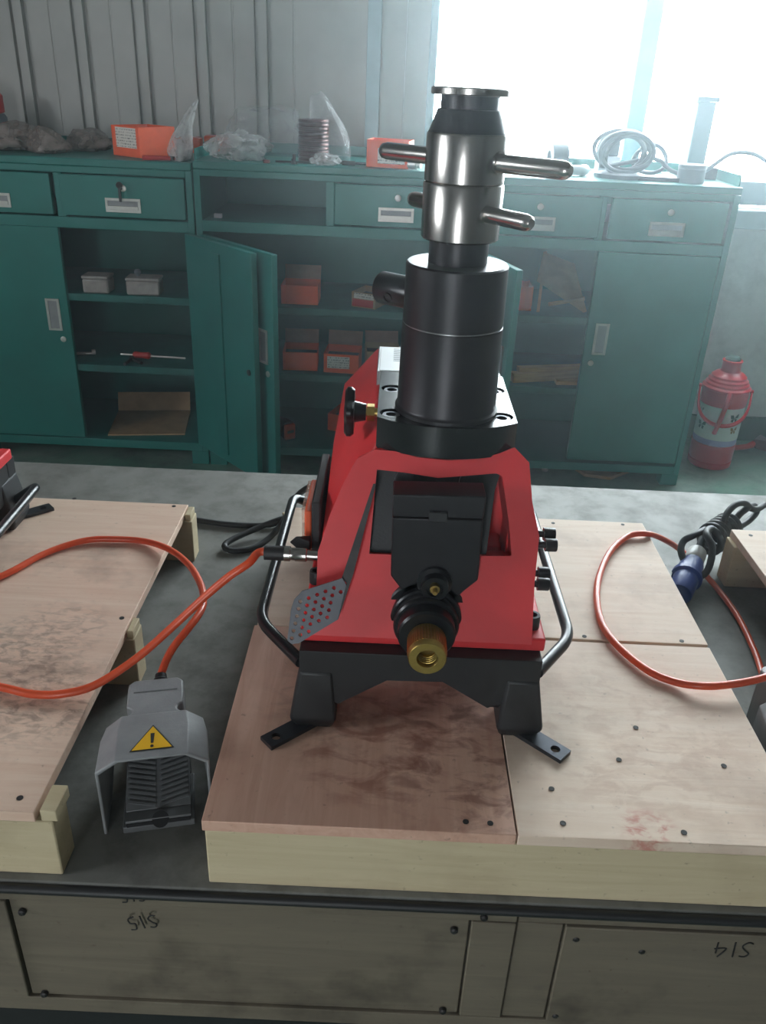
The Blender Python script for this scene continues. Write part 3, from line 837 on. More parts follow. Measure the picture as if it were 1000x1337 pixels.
# orange hose from the pedal, round over the plywood and up to the coupling
ga = FP + Vector((0.004*math.cos(FA)-0.136*math.sin(FA), 0.004*math.sin(FA)+0.136*math.cos(FA), 0.0802))
HZ = ZP+0.0052
h1 = [ga] + pz([(219, 858, .69), (230, 840, .70), (248, 818, .708), (262, 798, .710), (265.5, 783, .708), (262, 763, .703), (247, 738, .697), (222, 718, .6905), (190, 707, HZ), (150, 704, HZ), (110, 706, HZ), (60, 722, HZ), (0, 753, HZ)])
e = h1[-1]
h1 += [Vector((-0.545, 0.80, HZ)), Vector((-0.55, 0.735, HZ)), Vector((-0.49, 0.69, HZ))]
h1 += pz([(0, 897, HZ), (40, 906, HZ), (80, 906, HZ+.001), (125, 894, HZ+.006), (180, 858, .712), (230, 814, .742), (270, 777, .772), (300, 752, .794), (325, 735, .807)])
h1 += [Vector((-0.128, 0.752, 0.8125)), Vector((-0.112, 0.752, 0.8126)), Vector((-0.1045, 0.752, 0.8126))]
hz = cord('control_hose', h1, 0.0043, 'hose_orange', 'orange hose running from the guarded pedal to the machine coupling', 'hose', 8, 12)
MB().cyl(Vector((-0.1225, 0.752, 0.8125)) - hz.location, Vector((-0.0975, 0.752, 0.8126)) - hz.location, 0.0078, n=18).build('hose_sleeve', 'rubber_black', hz)
# orange hose looped on the pale side of the plywood
h2 = [Vector((0.4665, q.y-0.085+0.136, ZT+0.0802))] + pz([(1010, 905, .64), (998, 888, .612), (985, 850, .607), (960, 800, .606), (925, 755, .606), (893, 722, .625), (868, 705, .665), (845, 697, HZ), (820, 700, HZ), (797, 720, HZ), (783, 750, HZ), (779, 780, HZ), (786, 815, HZ), (808, 845, HZ), (845, 875, HZ), (880, 890, HZ), (915, 895.5, .69), (950, 894, .692), (1000, 884, .694), (1060, 860, .697)])
h2 += [Vector((0.60, 0.80, HZ+0.002)), Vector((0.75, 0.80, HZ))]
cord('control_hose', h2, 0.0043, 'hose_orange', 'orange hose looped on the pale plywood next to the blue plug', 'hose', 8, 12)
# black mains cable lying on the steel between the pallets
zc = ZT+0.0055
c1 = pz([(205, 672, zc), (255, 679, zc), (300, 685, zc), (345, 686, zc), (372, 680, zc+.004), (378, 676, zc+.014), (366, 678, zc+.016), (335, 690, zc+.008), (304, 704, zc+.004), (293, 713, zc+.002), (303, 719, zc), (330, 716, zc), (352, 702, zc+.006), (368, 683, zc+.02), (380, 664, .64), (388, 648, .675), (400, 638, .71), (413, 634.5, .74)])
c1 += [Vector((-0.0745, 1.0, 0.755))]
cb = cord('mains_cable', c1, 0.0048, 'rubber_black', 'black mains cable folded on the steel behind the foot pedal', 'cable')
p = onz(371, 679, ZT+0.012)
MB().lathe([(0.013, 0), (0.013, 0.008)], p - cb.location, (0.9, 0.3, 0.1), 14).build('cable_tie', 'timber', cb)
# blue mains plug with its cord bundled up
pa = Vector((0.4275, 1.005, ZT+0.0235)); pd = Vector((0.072, 0.135, 0.012)).normalized()
pg = thing('power_plug', 'blue industrial power plug with bundled black cord by the pale plywood', 'plug', (pa.x, pa.y, ZT))
po_ = pg.location
MB().lathe([(0.0165, 0), (0.0175, 0.002), (0.0185, 0.040), (0.0225, 0.044), (0.0225, 0.052), (0.0185, 0.056), (0.0175, 0.082), (0.0155, 0.090)], pa, pd, 24).build('plug_body', 'plug_blue', pg, po_)
MB().lathe([(0.0140, 0.0905), (0.0150, 0.093), (0.0145, 0.120), (0.010, 0.128)], pa, pd, 20).build('strain_relief', 'plug_grey', pg, po_)
MB().box(-0.006, 0.006, -0.004, 0.004, 0.0, 0.03, Matrix.Translation(pa + Vector((-0.019, 0.02, 0.002)) + pd*0.02) @ pd.to_track_quat('Z', 'Y').to_matrix().to_4x4()).build('plug_latch', 'plug_grey', pg, po_)
bz = ZT+0.012
cc = [pa + pd*0.125, pa + pd*0.150 + Vector((0, 0, 0.010))]
cc += pz([(925, 690, .655), (908, 698, .665), (893, 706, .655), (889, 720, .645), (897, 738, .635), (913, 752, .632), (925, 742, .645), (930, 715, .665), (922, 697, .675)])
# tight turns round the bundle
A = onz(925, 706, 0.645); B = onz(952, 688, 0.650)
ax3 = (B-A).normalized(); u3 = ax3.cross(Vector((0, 0, 1))).normalized(); v3 = u3.cross(ax3)
for k in range(61):
    t = k/60
    a = -t*5.5*2*math.pi + 1.6
    cc.append(A + (B-A)*t + u3*(0.019*math.cos(a)) + v3*(0.022*math.sin(a)))
cc += pz([(962, 676, .665), (975, 664, .675), (984, 660, .665), (988, 668, .650), (975, 682, .645), (958, 690, .650), (946, 686, .665), (948, 672, .680), (960, 659, .690), (972, 657, .685), (981, 664, .67), (990, 664, .66), (1005, 655, .655), (1040, 640, .63), (1100, 640, .61)])
MB().tube(spline(cc, 4), 0.0052, 10).build('cord', 'rubber_black', pg, po_, smooth=60)

# ================================================================== green steel cabinets
YC, YB = 2.72, 3.135
GC = 'green steel tool cabinets along the wall'
def handle_recess(par, off, cx, cz, w, h, y, vertical=False):
    """pressed metal recessed pull: frame, back and a flap"""
    m = MB()
    t = 0.008
    m.box(cx-w/2, cx+w/2, y-0.003, y+0.001, cz+h/2-t, cz+h/2).box(cx-w/2, cx+w/2, y-0.003, y+0.001, cz-h/2, cz-h/2+t)
    m.box(cx-w/2, cx-w/2+t, y-0.003, y+0.001, cz-h/2+t, cz+h/2-t).box(cx+w/2-t, cx+w/2, y-0.003, y+0.001, cz-h/2+t, cz+h/2-t)
    MB().box(cx-w/2+t, cx+w/2-t, y-0.0005, y+0.0008, cz-h/2+t, cz+h/2-t).build('handle_recess', 'tool_grey', par, off)
    if vertical: m.box(cx-w/2+t, cx-w/2+t+0.012, y-0.0045, y-0.001, cz-h/2+t, cz+h/2-t)
    else: m.box(cx-w/2+t, cx+w/2-t, y-0.005, y-0.001, cz-h/2+t, cz-h/2+t+0.011)
    return m.build('handle', 'galvanised', par, off, smooth=0, bevel=0.0006)
def lock(par, off, cx, cz, y, key=False):
    MB().lathe([(0.010, 0), (0.010, 0.003), (0.007, 0.004)], (cx, y, cz), (0, -1, 0), 14).build('lock', 'galvanised', par, off)
def cabinet(label, x0, x1, zt, bays, shelves, lips=(False, False), foot_x=None, kick=0.05):
    off = Vector(((x0+x1)/2, (YC+YB)/2, 0))
    c = thing('tool_cabinet', label, 'cabinet', off, 0, GC)
    g = 'cabinet_green'
    xm = (x0+x1)/2; t = 0.02
    B = lambda *a, **k: MB().box(*a).build(k.get('n', 'panel'), k.get('m', g), k.get('p', c), off, bevel=k.get('b', 0.0015))
    B(x0, x1, YC-0.002, YB, zt-0.022, zt, n='top', b=0.003)
    B(x0, x0+t, YC, YB, kick, zt-0.0225, n='side_panel'); B(x1-t, x1, YC, YB, kick, zt-0.0225, n='side_panel')
    B(x0+t, x1-t, YB-0.006, YB, kick, zt-0.0225, n='back_panel')
    B(x0+t, x1-t, YC, YB-0.0065, kick, kick+0.03, n='bottom_panel')
    B(x0+t, x1-t, YC, YC+0.02, zt-0.042, zt-0.0225, n='top_rail')
    B(x0+t, x1-t, YC, YB-0.0065, zt-0.205, zt-0.172, n='drawer_divider')
    B(xm-0.013, xm+0.013, YC, YC+0.022, zt-0.1715, zt-0.0425, n='stile')
    B(xm-0.006, xm+0.006, YC+0.0225, YB-0.0065, zt-0.1715, zt-0.0425, n='bay_wall')
    for x in (x0, x1-0.06):
        for y in (YC, YB-0.06):
            B(x, x+0.06, y, y+0.05, 0.0, kick-0.0005, n='foot')
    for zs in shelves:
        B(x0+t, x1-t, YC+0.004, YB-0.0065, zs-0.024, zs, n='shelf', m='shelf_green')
    for s_, on in zip((x0, x1-0.004), lips):
        if on: B(s_, s_+0.004, YC+0.03, YB, zt+0.0005, zt+0.032, n='edge_lip', b=0)
    B(x0, x1, YB-0.004, YB, zt+0.0005, zt+0.032, n='edge_lip', b=0)
    for (a, b, kind) in bays:
        if kind == 'drawer':
            d = MB().box(a, b, YC-0.004, YC+0.016, zt-0.166, zt-0.046).build('drawer', g, c, off, bevel=0.002)
            cx = (a+b)/2
            handle_recess(d, off, cx, zt-0.142+0.012, 0.110, 0.042, YC-0.0045)
            lock(d, off, cx+0.004, zt-0.080, YC-0.004)
    return c, off
def door(c, off, hinge, ang, width, z0, z1, face=1, handle=True, lock_in=False):
    """door leaf with folded edges hinged at (x, y); ang = direction of the free edge; face=+1: outside on the left of that direction"""
    t = 0.02
    M_ = Matrix.Translation((hinge[0], hinge[1], 0)) @ Matrix.Rotation(ang, 4, 'Z')
    d = MB().box(0, width, -t/2, t/2, z0, z1, M_).build('door', 'cabinet_green', c, off, bevel=0.002)
    s = face
    # stiffener on the inside
    MB().box(width*0.42, width*0.55, -s*(t/2+0.0005) if s < 0 else -(t/2+0.006), (t/2+0.006) if s < 0 else -(t/2+0.0005), z0+0.03, z1-0.03, M_).build('stiffener', 'cabinet_green', d, off)
    if handle:
        w, h = 0.045, 0.105; cx = width-0.05; cz = 0.522
        y = s*(t/2+0.0006)
        m = MB()
        for a, b, e, f in ((-w/2, w/2, h/2-0.007, h/2), (-w/2, w/2, -h/2, -h/2+0.007), (-w/2, -w/2+0.008, -h/2+0.007, h/2-0.007), (w/2-0.008, w/2, -h/2+0.007, h/2-0.007)):
            y0_, y1_ = sorted((y, y+s*0.0035)); m.box(cx+a, cx+b, y0_, y1_, cz+e, cz+f, M_)
        y0_, y1_ = sorted((y, y+s*0.001)); MB().box(cx-w/2+0.008, cx+w/2-0.008, y0_, y1_, cz-h/2+0.007, cz+h/2-0.007, M_).build('handle_recess', 'tool_grey', d, off)
        m.build('handle', 'galvanised', d, off, smooth=0)
    lz = 0.44
    for sd in (1, -1):
        p = M_ @ Vector((width-0.03, sd*(t/2), lz)); n_ = (M_.to_3x3() @ Vector((0, sd, 0)))
        MB().lathe([(0.0095, 0), (0.0095, 0.003), (0.006, 0.004)], p, n_, 14).build('lock', 'galvanised' if sd == s else 'dark_steel', d, off)
    return d
Z0D, Z1D = 0.086, 0.800
# left cabinet: two drawers, left door shut, right door swung out
c1_, o1 = cabinet('green cabinet with a key in its drawer lock and two grey boxes inside', -1.462, -0.6325, 1.004, [(-1.44, -1.072, 'drawer'), (-1.044, -0.657, 'drawer')], (0.592, 0.352))
door(c1_, o1, (-1.437, YC+0.003), 0.0, 0.372, Z0D, Z1D, -1)
door(c1_, o1, (-0.655, YC-0.012), math.atan2(-0.262, 0.243), 0.372, Z0D, Z1D, 1, handle=False)
ky = MB().box(-0.851, -0.8475, YC-0.030, YC-0.008, 0.921, 0.927).box(-0.853, -0.8455, YC-0.033, YC-0.028, 0.888, 0.932)
ky.lathe([(0.010, 0), (0.010, 0.004)], (-0.849, YC-0.030, 0.936), (0.3, -1, 0), 14).build('key', 'dark_steel', c1_, o1)
# middle cabinet: open cubby and drawer, doors swung out
c2_, o2 = cabinet('green cabinet with an open cubby beside its drawer and orange boxes inside', -0.6275, 0.2135, 1.012, [(-0.193, 0.190, 'drawer')], (0.578, 0.352), (True, False))
door(c2_, o2, (-0.605, YC-0.012), math.atan2(-0.277, 0.262), 0.382, Z0D, Z1D, -1)
door(c2_, o2, (0.195, YC-0.012), math.atan2(-0.35, 0.085), 0.370, Z0D, Z1D, 1, handle=False)
# right cabinet: two drawers, left door swung out, right door shut
c3_, o3 = cabinet('green cabinet beside the red thermos with timber offcuts on its shelf', 0.2185, 1.050, 1.006, [(0.245, 0.632, 'drawer'), (0.662, 1.020, 'drawer')], (0.588, 0.345), (False, True), kick=0.042)
door(c3_, o3, (0.240, YC-0.012), math.atan2(-0.335, 0.108), 0.360, Z0D, Z1D, -1)
door(c3_, o3, (1.026, YC+0.003), math.pi, 0.384, Z0D, Z1D, 1)

# ---------------------------------------------------------------- things in the cabinets
def carton(label, px, py, z, w, d, h, rot=0.0, mat='box_orange', labelled=False, open_=True, Y=None, flap=True, group='orange cartons in the cabinets', cat='box'):
    """open-topped carton with its front bottom centre at the pixel, resting on height z"""
    p = ony(px, py, Y) if Y else onz(px, py, z)
    t = thing('carton', label, cat, (p.x, p.y, z), rot, group)
    e = 0.002
    MB().box(-w/2, w/2, 0, d, 0.0005, 0.003).build('base', mat, t)
    for a in ((-w/2, w/2, 0, e), (-w/2, w/2, d-e, d)):
        MB().box(a[0], a[1], a[2], a[3], 0.0035, h).build('side', mat, t)
    for a in ((-w/2, -w/2+e, e+0.0003, d-e-0.0003), (w/2-e, w/2, e+0.0003, d-e-0.0003)):
        MB().box(a[0], a[1], a[2], a[3], 0.0035, h).build('side', mat, t)
    MB().box(-w/2+0.004, w/2-0.004, 0.004, d-0.004, h*0.6, h*0.62).build('contents', 'dark_steel', t)
    if flap:
        MB().box(-w/2, w/2, 0, 0.0015, 0, h*0.75, Matrix.Translation((0, d+0.0005, h)) @ Matrix.Rotation(R(-22), 4, 'X')).build('lid_flap', 'box_inside', t)
    if labelled:
        MB().box(-w*0.40, w*0.24, -0.0008, -0.0002, h*0.25, h*0.88).build('paper_label', 'paper_label', t, smooth=0)
    return t
def small(name, label, cat, p, group=None): return thing(name, label, cat, p, 0, group)
# left cabinet
for i, (px, w_, lab) in enumerate(((126, 0.085, 'grey worn box by the green door post on the upper shelf'), (191, 0.108, 'grey wider box with a knob lying on it on the upper shelf'))):
    p = onz(px, 383, 0.592); p.y = YC+0.012
    t = thing('grey_box', lab, 'box', (p.x, p.y, 0.592), R(3*i), 'grey boxes on the upper shelf')
    MB().box(-w_/2, w_/2, 0, 0.07, 0.0005, 0.046).build('body', 'grey_box', t, bevel=0.006)
    MB().box(-w_/2-0.0008, w_/2+0.0008, -0.0008, 0.0708, 0.047, 0.056).build('lid', 'grey_box', t, bevel=0.003)
    if i: MB().lathe([(0.004, 0), (0.010, 0.008), (0.011, 0.016), (0.006, 0.022)], (-0.02, 0.035, 0.0562), (0, 0, 1), 16).build('knob', 'grey_plastic', t)
zs = 0.3525
p = onz(115, 459, zs); o = MB().cyl((-0.026, 0, 0.005), (0.026, 0.012, 0.005), 0.005, n=10).lathe([(0.009, 0), (0.009, 0.012)], (0.026, 0.012, 0.009), (1, 0.45, 0), 10).build('socket_wrench', 'galvanised', None); o.location = (p.x, YC+0.10, zs)
tag(o, 'short bright socket wrench on the middle shelf', 'wrench')
p = onz(200, 463, zs)
t = thing('long_screwdriver', 'long screwdriver with red handle on the middle shelf', 'screwdriver', (p.x, YC+0.09, zs), R(-4))
MB().cyl((-0.10, 0, 0.012), (0.13, 0, 0.012), 0.0035, n=8).build('blade', 'galvanised', t)
MB().lathe([(0.008, 0), (0.0125, 0.006), (0.0105, 0.03), (0.0125, 0.055), (0.007, 0.062)], (-0.055, 0, 0.0127), (1, 0, 0), 14).build('grip', 'red_plastic', t)
p = onz(172, 476, zs)
t = thing('pliers', 'black pliers hanging over the middle shelf edge', 'pliers', (p.x, YC+0.035, zs), R(20))
for s in (-1, 1):
    MB().tube(spline([(0.028*s, -0.022, 0.006), (0.016*s, 0.0, 0.006), (0.004*s, 0.028, 0.006), (-0.004*s, 0.05, 0.006)], 5), 0.0055, 8).build('grip' if s > 0 else 'grip', 'rubber_black', t)
MB().cyl((0, 0.032, 0), (0, 0.032, 0.0128), 0.009, n=12).build('pivot', 'dark_steel', t)
p = onz(195, 560, 0.081)
t = thing('cardboard_sheet', 'dusty cardboard sheet lying on the cabinet floor', 'cardboard', (-0.86, YC+0.05, 0.0805), R(8))
MB().box(-0.14, 0.13, 0.0, 0.24, 0.0, 0.005).build('panel', 'cardboard', t)
MB().box(-0.14, 0.13, 0.0, 0.07, 0.0, 0.004, Matrix.Translation((0, 0.2405, 0.005)) @ Matrix.Rotation(R(65), 4, 'X')).build('flap', 'cardboard', t)
# middle cabinet
carton('orange carton with a worn patch behind the open door on the upper shelf', 391, 397, 0.5785, 0.122, 0.11, 0.062, 0, labelled=False, Y=YC+0.045)
t = carton('small red and cream carton beside the oil port on the upper shelf', 474, 402, 0.5785, 0.085, 0.11, 0.050, R(-22), mat='cardboard', Y=YC+0.035, flap=False, group='small cartons in the cabinets')
MB().box(-0.040, 0.036, -0.0009, -0.0002, 0.004, 0.028).build('red_print', 'red_plastic', t)
MB().box(-0.034, 0.038, -0.0009, -0.0002, 0.030, 0.048).build('paper_label', 'paper_label', t)
carton('plain orange carton on the lower shelf against the open door', 392, 488, 0.3525, 0.118, 0.12, 0.064, R(3), Y=YC+0.04)
carton('orange carton with a white printed label on the lower shelf', 445, 491, 0.3525, 0.120, 0.12, 0.066, R(-3), labelled=True, Y=YC+0.03)
carton('orange carton behind the red machine housing on the cabinet floor', 447, 566, 0.0805, 0.12, 0.12, 0.066, R(-20), Y=YC+0.16)
carton('dark open carton deep on the lower shelf beside the labelled carton', 500, 487, 0.3525, 0.12, 0.12, 0.055, R(5), mat='cardboard', Y=YC+0.12, group='small cartons in the cabinets')
t = thing('angle_grinder', 'black power tool with an orange end on the cabinet floor', 'power tool', (-0.345, YC+0.055, 0.0805), R(35))
MB().tube(spline([(0, 0.016, 0.036), (0, 0.06, 0.036), (0, 0.13, 0.030), (0, 0.17, 0.026)], 4), [0.034]*5+[0.030]*4+[0.024]*4, 14).build('motor_body', 'rubber_black', t)
MB().box(-0.021, 0.021, 0.0, 0.015, 0.006, 0.064).build('end_cap', 'hose_orange', t, bevel=0.005)
MB().box(-0.013, 0.013, -0.0015, -0.0003, 0.032, 0.042).build('vent', 'ink_black', t)
# right cabinet
p = ony(682, 406, YC+0.08)
carton('narrow orange carton by the open door on the top shelf beside cardboard', 683, 408, 0.5885, 0.05, 0.10, 0.078, 0, Y=YC+0.06, flap=False)
t = thing('cardboard_wedge', 'brown cardboard flap leaning in a triangle on the top shelf', 'cardboard', (0.535, YC+0.05, 0.5885), 0)
MB().prism([(-0.055, 0.0, 0.0), (-0.02, 0.20, 0.16), (-0.015, 0.20, 0.16), (-0.049, 0.0, 0.0)], (0.004, 0.0, 0.001)).build('edge', 'cardboard', t)
MB().prism([(-0.02, 0.205, 0.155), (0.09, 0.205, 0.12), (0.115, 0.02, 0.004), (0.105, 0.02, 0.0), (-0.045, 0.12, 0.075)], (0.0, 0.004, 0.004)).build('panel', 'cardboard', t)
MB().box(-0.06, 0.06, -0.006, 0.006, 0.0, 0.010, Matrix.Translation((0.05, 0.045, 0.024)) @ Matrix.Rotation(R(-15), 4, 'Y') @ Matrix.Rotation(R(-12), 4, 'Z')).build('rim', 'cardboard', t)
def stick(lab, px, py, z, L, w_, h_, rot, lift=0):
    p = ony(px, py, YC+0.03)
    o = MB().box(0, L, 0, w_, 0, h_).build('timber_offcut', 'stick_wood', None, bevel=0.001)
    o.location = (p.x, YC+0.03+lift*0.6, z+lift); o.rotation_euler = (0, 0, R(rot))
    return tag(o, lab, 'timber', 'timber offcuts on the shelf')
stick('thick timber offcut lying lowest on the shelf, lit end out', 671, 490, 0.3455, 0.30, 0.035, 0.032, 16)
stick('thin timber offcut lying across the thick one on the shelf', 680, 476, 0.3455, 0.32, 0.028, 0.016, 14, 0.0325)
stick('short timber offcut lying before the thick one near the closed door', 727, 499, 0.3455, 0.14, 0.03, 0.014, 5)
p = onz(790, 628, 0.0)
t = thing('plywood_scrap', 'triangular plywood scrap on the floor under the cabinet', 'plywood', (p.x, 2.76, 0.0005), 0)
MB().prism([(-0.07, 0.0, 0), (0.02, -0.02, 0), (0.20, 0.13, 0), (-0.13, 0.13, 0)], (0, 0, 0.012)).build('panel', 'cardboard', t)
p = onz(713, 619, 0)
o = MB().lathe([(0.012, 0), (0.012, 0.004), (0.006, 0.006), (0.006, 0.03), (0.009, 0.032), (0.009, 0.038)], (0, 0, 0), (0, 0, 1), 12).build('loose_bolt', 'galvanised', None); o.location = (p.x, 2.80, 0)
tag(o, 'loose bright bolt standing on the floor under the cabinet', 'bolt')

# ================================================================== things on top of the cabinets
ZA, ZBt, ZCt = 1.0045, 1.0125, 1.0065
def blob(name, mat, w_, d_, h_, seed, rough=0.25, sub=4, parent=None, peak=None):
    """lumpy crumpled bag: noisy flattened ball standing on z=0"""
    from mathutils import noise as nz
    m = MB()
    bmesh.ops.create_icosphere(m.bm, subdivisions=sub, radius=1.0)
    for v in m.bm.verts:
        n_ = v.co.normalized()
        k = 1 + rough*(nz.noise(n_*1.7 + Vector((seed, 0, 0))) + 0.5*nz.noise(n_*4.3 + Vector((0, seed, 0))) + 0.3*abs(nz.noise(n_*9 + Vector((0, 0, seed)))))
        x, y, z = n_*k
        z = max(z, -0.72)
        v.co = ((x*w_/2), (y*d_/2), (z+0.72)*h_/1.85)
        if peak:
            t = max(0.0, v.co.z/h_)
            f = 1 - peak[2]*min(1, t)**0.8
            v.co.x = v.co.x*f + peak[0]*t*t; v.co.y = v.co.y*f + peak[1]*t*t
    return m.build(name, mat, parent, smooth=50)
def place(o, px, py, z, Y, lab, cat, group=None, rz=0):
    p = ony(px, py, Y)
    o.location = (p.x, Y, z); o.rotation_euler = (0, 0, rz)
    return tag(o, lab, cat, group)
GB = 'plastic bags on the cabinets'
place(blob('plastic_bag', 'bag_filled', 0.20, 0.2, 0.085, 3.1), 16, 195, ZA, 2.92, 'brown-filled clear bag slumped farthest from the labelled orange carton', 'bag', GB)
place(blob('plastic_bag', 'bag_filled', 0.13, 0.16, 0.080, 5.7, peak=(-0.03, 0, 0.3)), 66, 195, ZA, 2.86, 'greyish clear bag with a knotted top beside brown-filled bags', 'bag', GB)
place(blob('plastic_bag', 'bag_filled', 0.14, 0.16, 0.070, 8.2), 118, 196, ZA, 2.99, 'flat reddish-filled clear bag against the labelled orange carton', 'bag', GB)
# orange carton with label, set cornerwise
p = onz(178, 205, ZA)
t = carton('orange carton with a printed label standing cornerwise on the cabinet', 178, 205, ZA, 0.130, 0.145, 0.088, R(45), labelled=False, Y=2.735, flap=False)
t.name = 'carton'
t.location = (ony(178, 205, 2.78).x - 0.046, 2.78 + 0.046 + 0.01, ZA); t.rotation_euler = (0, 0, R(-35))
MB().box(-0.045, 0.052, -0.0009, -0.0002, 0.026, 0.084).build('paper_label', 'paper_label', t)
# tools and bits round it
t = thing('water_pump_pliers', 'red handled pliers lying before the labelled orange carton', 'pliers', (ony(215, 205, 2.75).x, 2.765, ZA), R(12))
for s in (-1, 1):
    MB().tube(spline([(-0.07, 0.012*s, 0.007), (-0.03, 0.012*s, 0.007), (0.01, 0.003*s, 0.007), (0.03, -0.006*s, 0.007)], 5), 0.006, 8).build('grip', 'red_plastic', t)
MB().cyl((0.022, 0, 0.0005), (0.022, 0, 0.0135), 0.011, n=14).build('jaw_pivot', 'dark_steel', t)
MB().box(0.03, 0.065, -0.010, 0.010, 0.001, 0.0125).build('jaw', 'dark_steel', t, bevel=0.003)
place(MB().lathe([(0.028, 0), (0.030, 0.004), (0.030, 0.018), (0.022, 0.03), (0.018, 0.03)], (0, 0, 0), (0, 0, 1), 20).build('black_knob', 'rubber_black', None), 226, 192, ZA, 2.98, 'black round knob between the orange carton and upright bag', 'knob')
for i, (px, w_, lab) in enumerate(((240, 0.11, 'orange strip carton half hidden behind the upright bag'), (283, 0.085, 'orange strip carton standing against the metal wall behind a bag'))):
    t = thing('flat_carton', lab, 'box', (ony(px, 190, 3.06).x, 3.06, (ZA if px < 250 else ZBt)+0.0005), 0, 'flat orange cartons at the wall')
    MB().box(-w_/2, w_/2, 0, 0.05, 0, 0.046).build('tray', 'box_orange', t, bevel=0.002)
    MB().box(-w_/2+0.004, w_/2-0.004, 0.003, 0.047, 0.0465, 0.049).build('lid', 'hose_orange', t, bevel=0.001)
b = blob('plastic_bag', 'bag_film', 0.10, 0.10, 0.19, 2.4, 0.18, peak=(0.075, 0, 0.85)); place(b, 236, 205, ZA, 2.79, 'tall twisted clear bag standing upright where the cabinets meet', 'bag', GB)
b = blob('plastic_bag', 'bag_film', 0.18, 0.15, 0.085, 11.3, 0.35); place(b, 312, 206, ZBt, 2.83, 'crumpled whitish bag with a brown lump on the cubby cabinet', 'bag', GB)
b = blob('plastic_bag', 'bag_film_thin', 0.26, 0.16, 0.155, 6.6, 0.3); place(b, 350, 200, ZBt, 3.03, 'thin dark clear bag slumped against the ribbed wall', 'bag', GB)
# stack of rings with a clear bag pulled over
cx = ony(409, 212, 2.86).x
t = thing('ring_stack', 'stack of brown metal rings standing in a clear bag', 'rings', (cx, 2.87, ZBt))
for k in range(11):
    m = MB().lathe([(0.036, 0), (0.047, 0.0), (0.0495, 0.0055), (0.047, 0.0105), (0.036, 0.0105), (0.036, 0)], (0, 0, k*0.0112), (0, 0, 1), 28, caps=False)
    m.build('ring', 'coil_brown', t)
b = blob('plastic_bag', 'bag_film_thin', 0.17, 0.13, 0.215, 9.4, 0.16, peak=(-0.04, 0.02, 0.55)); place(b, 428, 213, ZBt, 2.88, 'tall clear bag pulled loosely over the ring stack', 'bag', GB)
b = blob('plastic_bag', 'bag_film', 0.085, 0.07, 0.035, 4.4, 0.4); place(b, 424, 217, ZBt, 2.765, 'small crumpled bag end lying before the ring stack', 'bag', GB)
def bit(name, px, py, Y, mb, mat, lab, cat, group=None, rz=0, z=ZBt):
    o = mb.build(name, mat, None, bevel=0.0)
    return place(o, px, py, z, Y, lab, cat, group, rz)
bit('flat_bar', 385, 212, 2.79, MB().box(-0.06, 0.06, -0.006, 0.006, 0.0, 0.005).box(-0.01, 0.0, -0.008, 0.008, 0.0052, 0.012), 'dark_steel', 'short dark flat bar lying before the ring stack', 'bar', rz=R(2))
bit('hex_bolt', 384, 212, 2.752, MB().lathe([(0.010, 0), (0.010, 0.007), (0.005, 0.007), (0.005, 0.028)], (0, 0, 0), (0, 0, 1), 6), 'dark_steel', 'dark hex bolt standing on its head near the drawer stile', 'bolt')
bit('hex_nut', 348, 214, 2.75, MB().lathe([(0.011, 0), (0.011, 0.009), (0.006, 0.009), (0.006, 0.0)], (0, 0, 0), (0, 0, 1), 6, caps=False), 'coil_brown', 'rusty hex nut lying at the edge above the cubby', 'nut')
bit('tap_wrench', 455, 215, 2.80, MB().cyl((-0.055, 0, 0.006), (0.055, 0, 0.006), 0.0045, n=10).box(-0.02, 0.02, -0.010, 0.010, 0.0, 0.012), 'dark_steel', 'dark tap wrench between ring stack and orange carton', 'wrench')
t = carton('orange carton with pale label standing behind the machine crossbar', 505, 220, ZBt, 0.130, 0.10, 0.078, R(-10), Y=2.76, flap=False)
MB().box(-0.03, 0.055, -0.0009, -0.0002, 0.012, 0.055).build('paper_label', 'paper_label', t)
bit('pipe_plug', 541, 221, 2.75, MB().lathe([(0.012, -0.02), (0.014, -0.018), (0.014, 0.008), (0.010, 0.010), (0.010, 0.022)], (0, 0, 0.0142), (1, -0.5, 0), 16), 'galvanised', 'bright pipe plug lying beside the orange carton', 'fitting')
bit('bolt_head', 285, 286, 2.78, MB().box(-0.012, 0.012, -0.008, 0.008, 0.0, 0.012), 'white_plastic', 'small pale block lying in the open cubby', 'block', z=0.841)
# right-hand cabinet
bit('tape_roll', 726, 214, 2.90, MB().lathe([(0.045, -0.026), (0.047, -0.024), (0.047, 0.024), (0.045, 0.026), (0.022, 0.026), (0.022, -0.026), (0.045, -0.026)], (0, 0, 0.0472), (1, 0.15, 0), 28, caps=False), 'grey_plastic', 'dark tape roll lying on its rim under the window', 'tape', z=ZCt)
bit('pipe_elbow', 757, 222, 2.86, MB().tube(spline([(-0.03, 0, 0.016), (0, 0, 0.016), (0.02, 0.02, 0.016), (0.02, 0.045, 0.016)], 5), 0.0155, 14), 'white_plastic', 'pale pipe elbow between tape roll and cable coil', 'fitting', z=ZCt)
t = thing('charger', 'dark block stacked on a pale carton behind the cable coil', 'charger', (ony(793, 212, 2.98).x, 2.98, ZCt))
MB().box(-0.035, 0.035, -0.03, 0.03, 0.0005, 0.055).build('pale_base', 'white_plastic', t, bevel=0.003)
MB().box(-0.027, 0.027, -0.025, 0.025, 0.0555, 0.105).build('dark_block', 'grey_plastic', t, bevel=0.003)
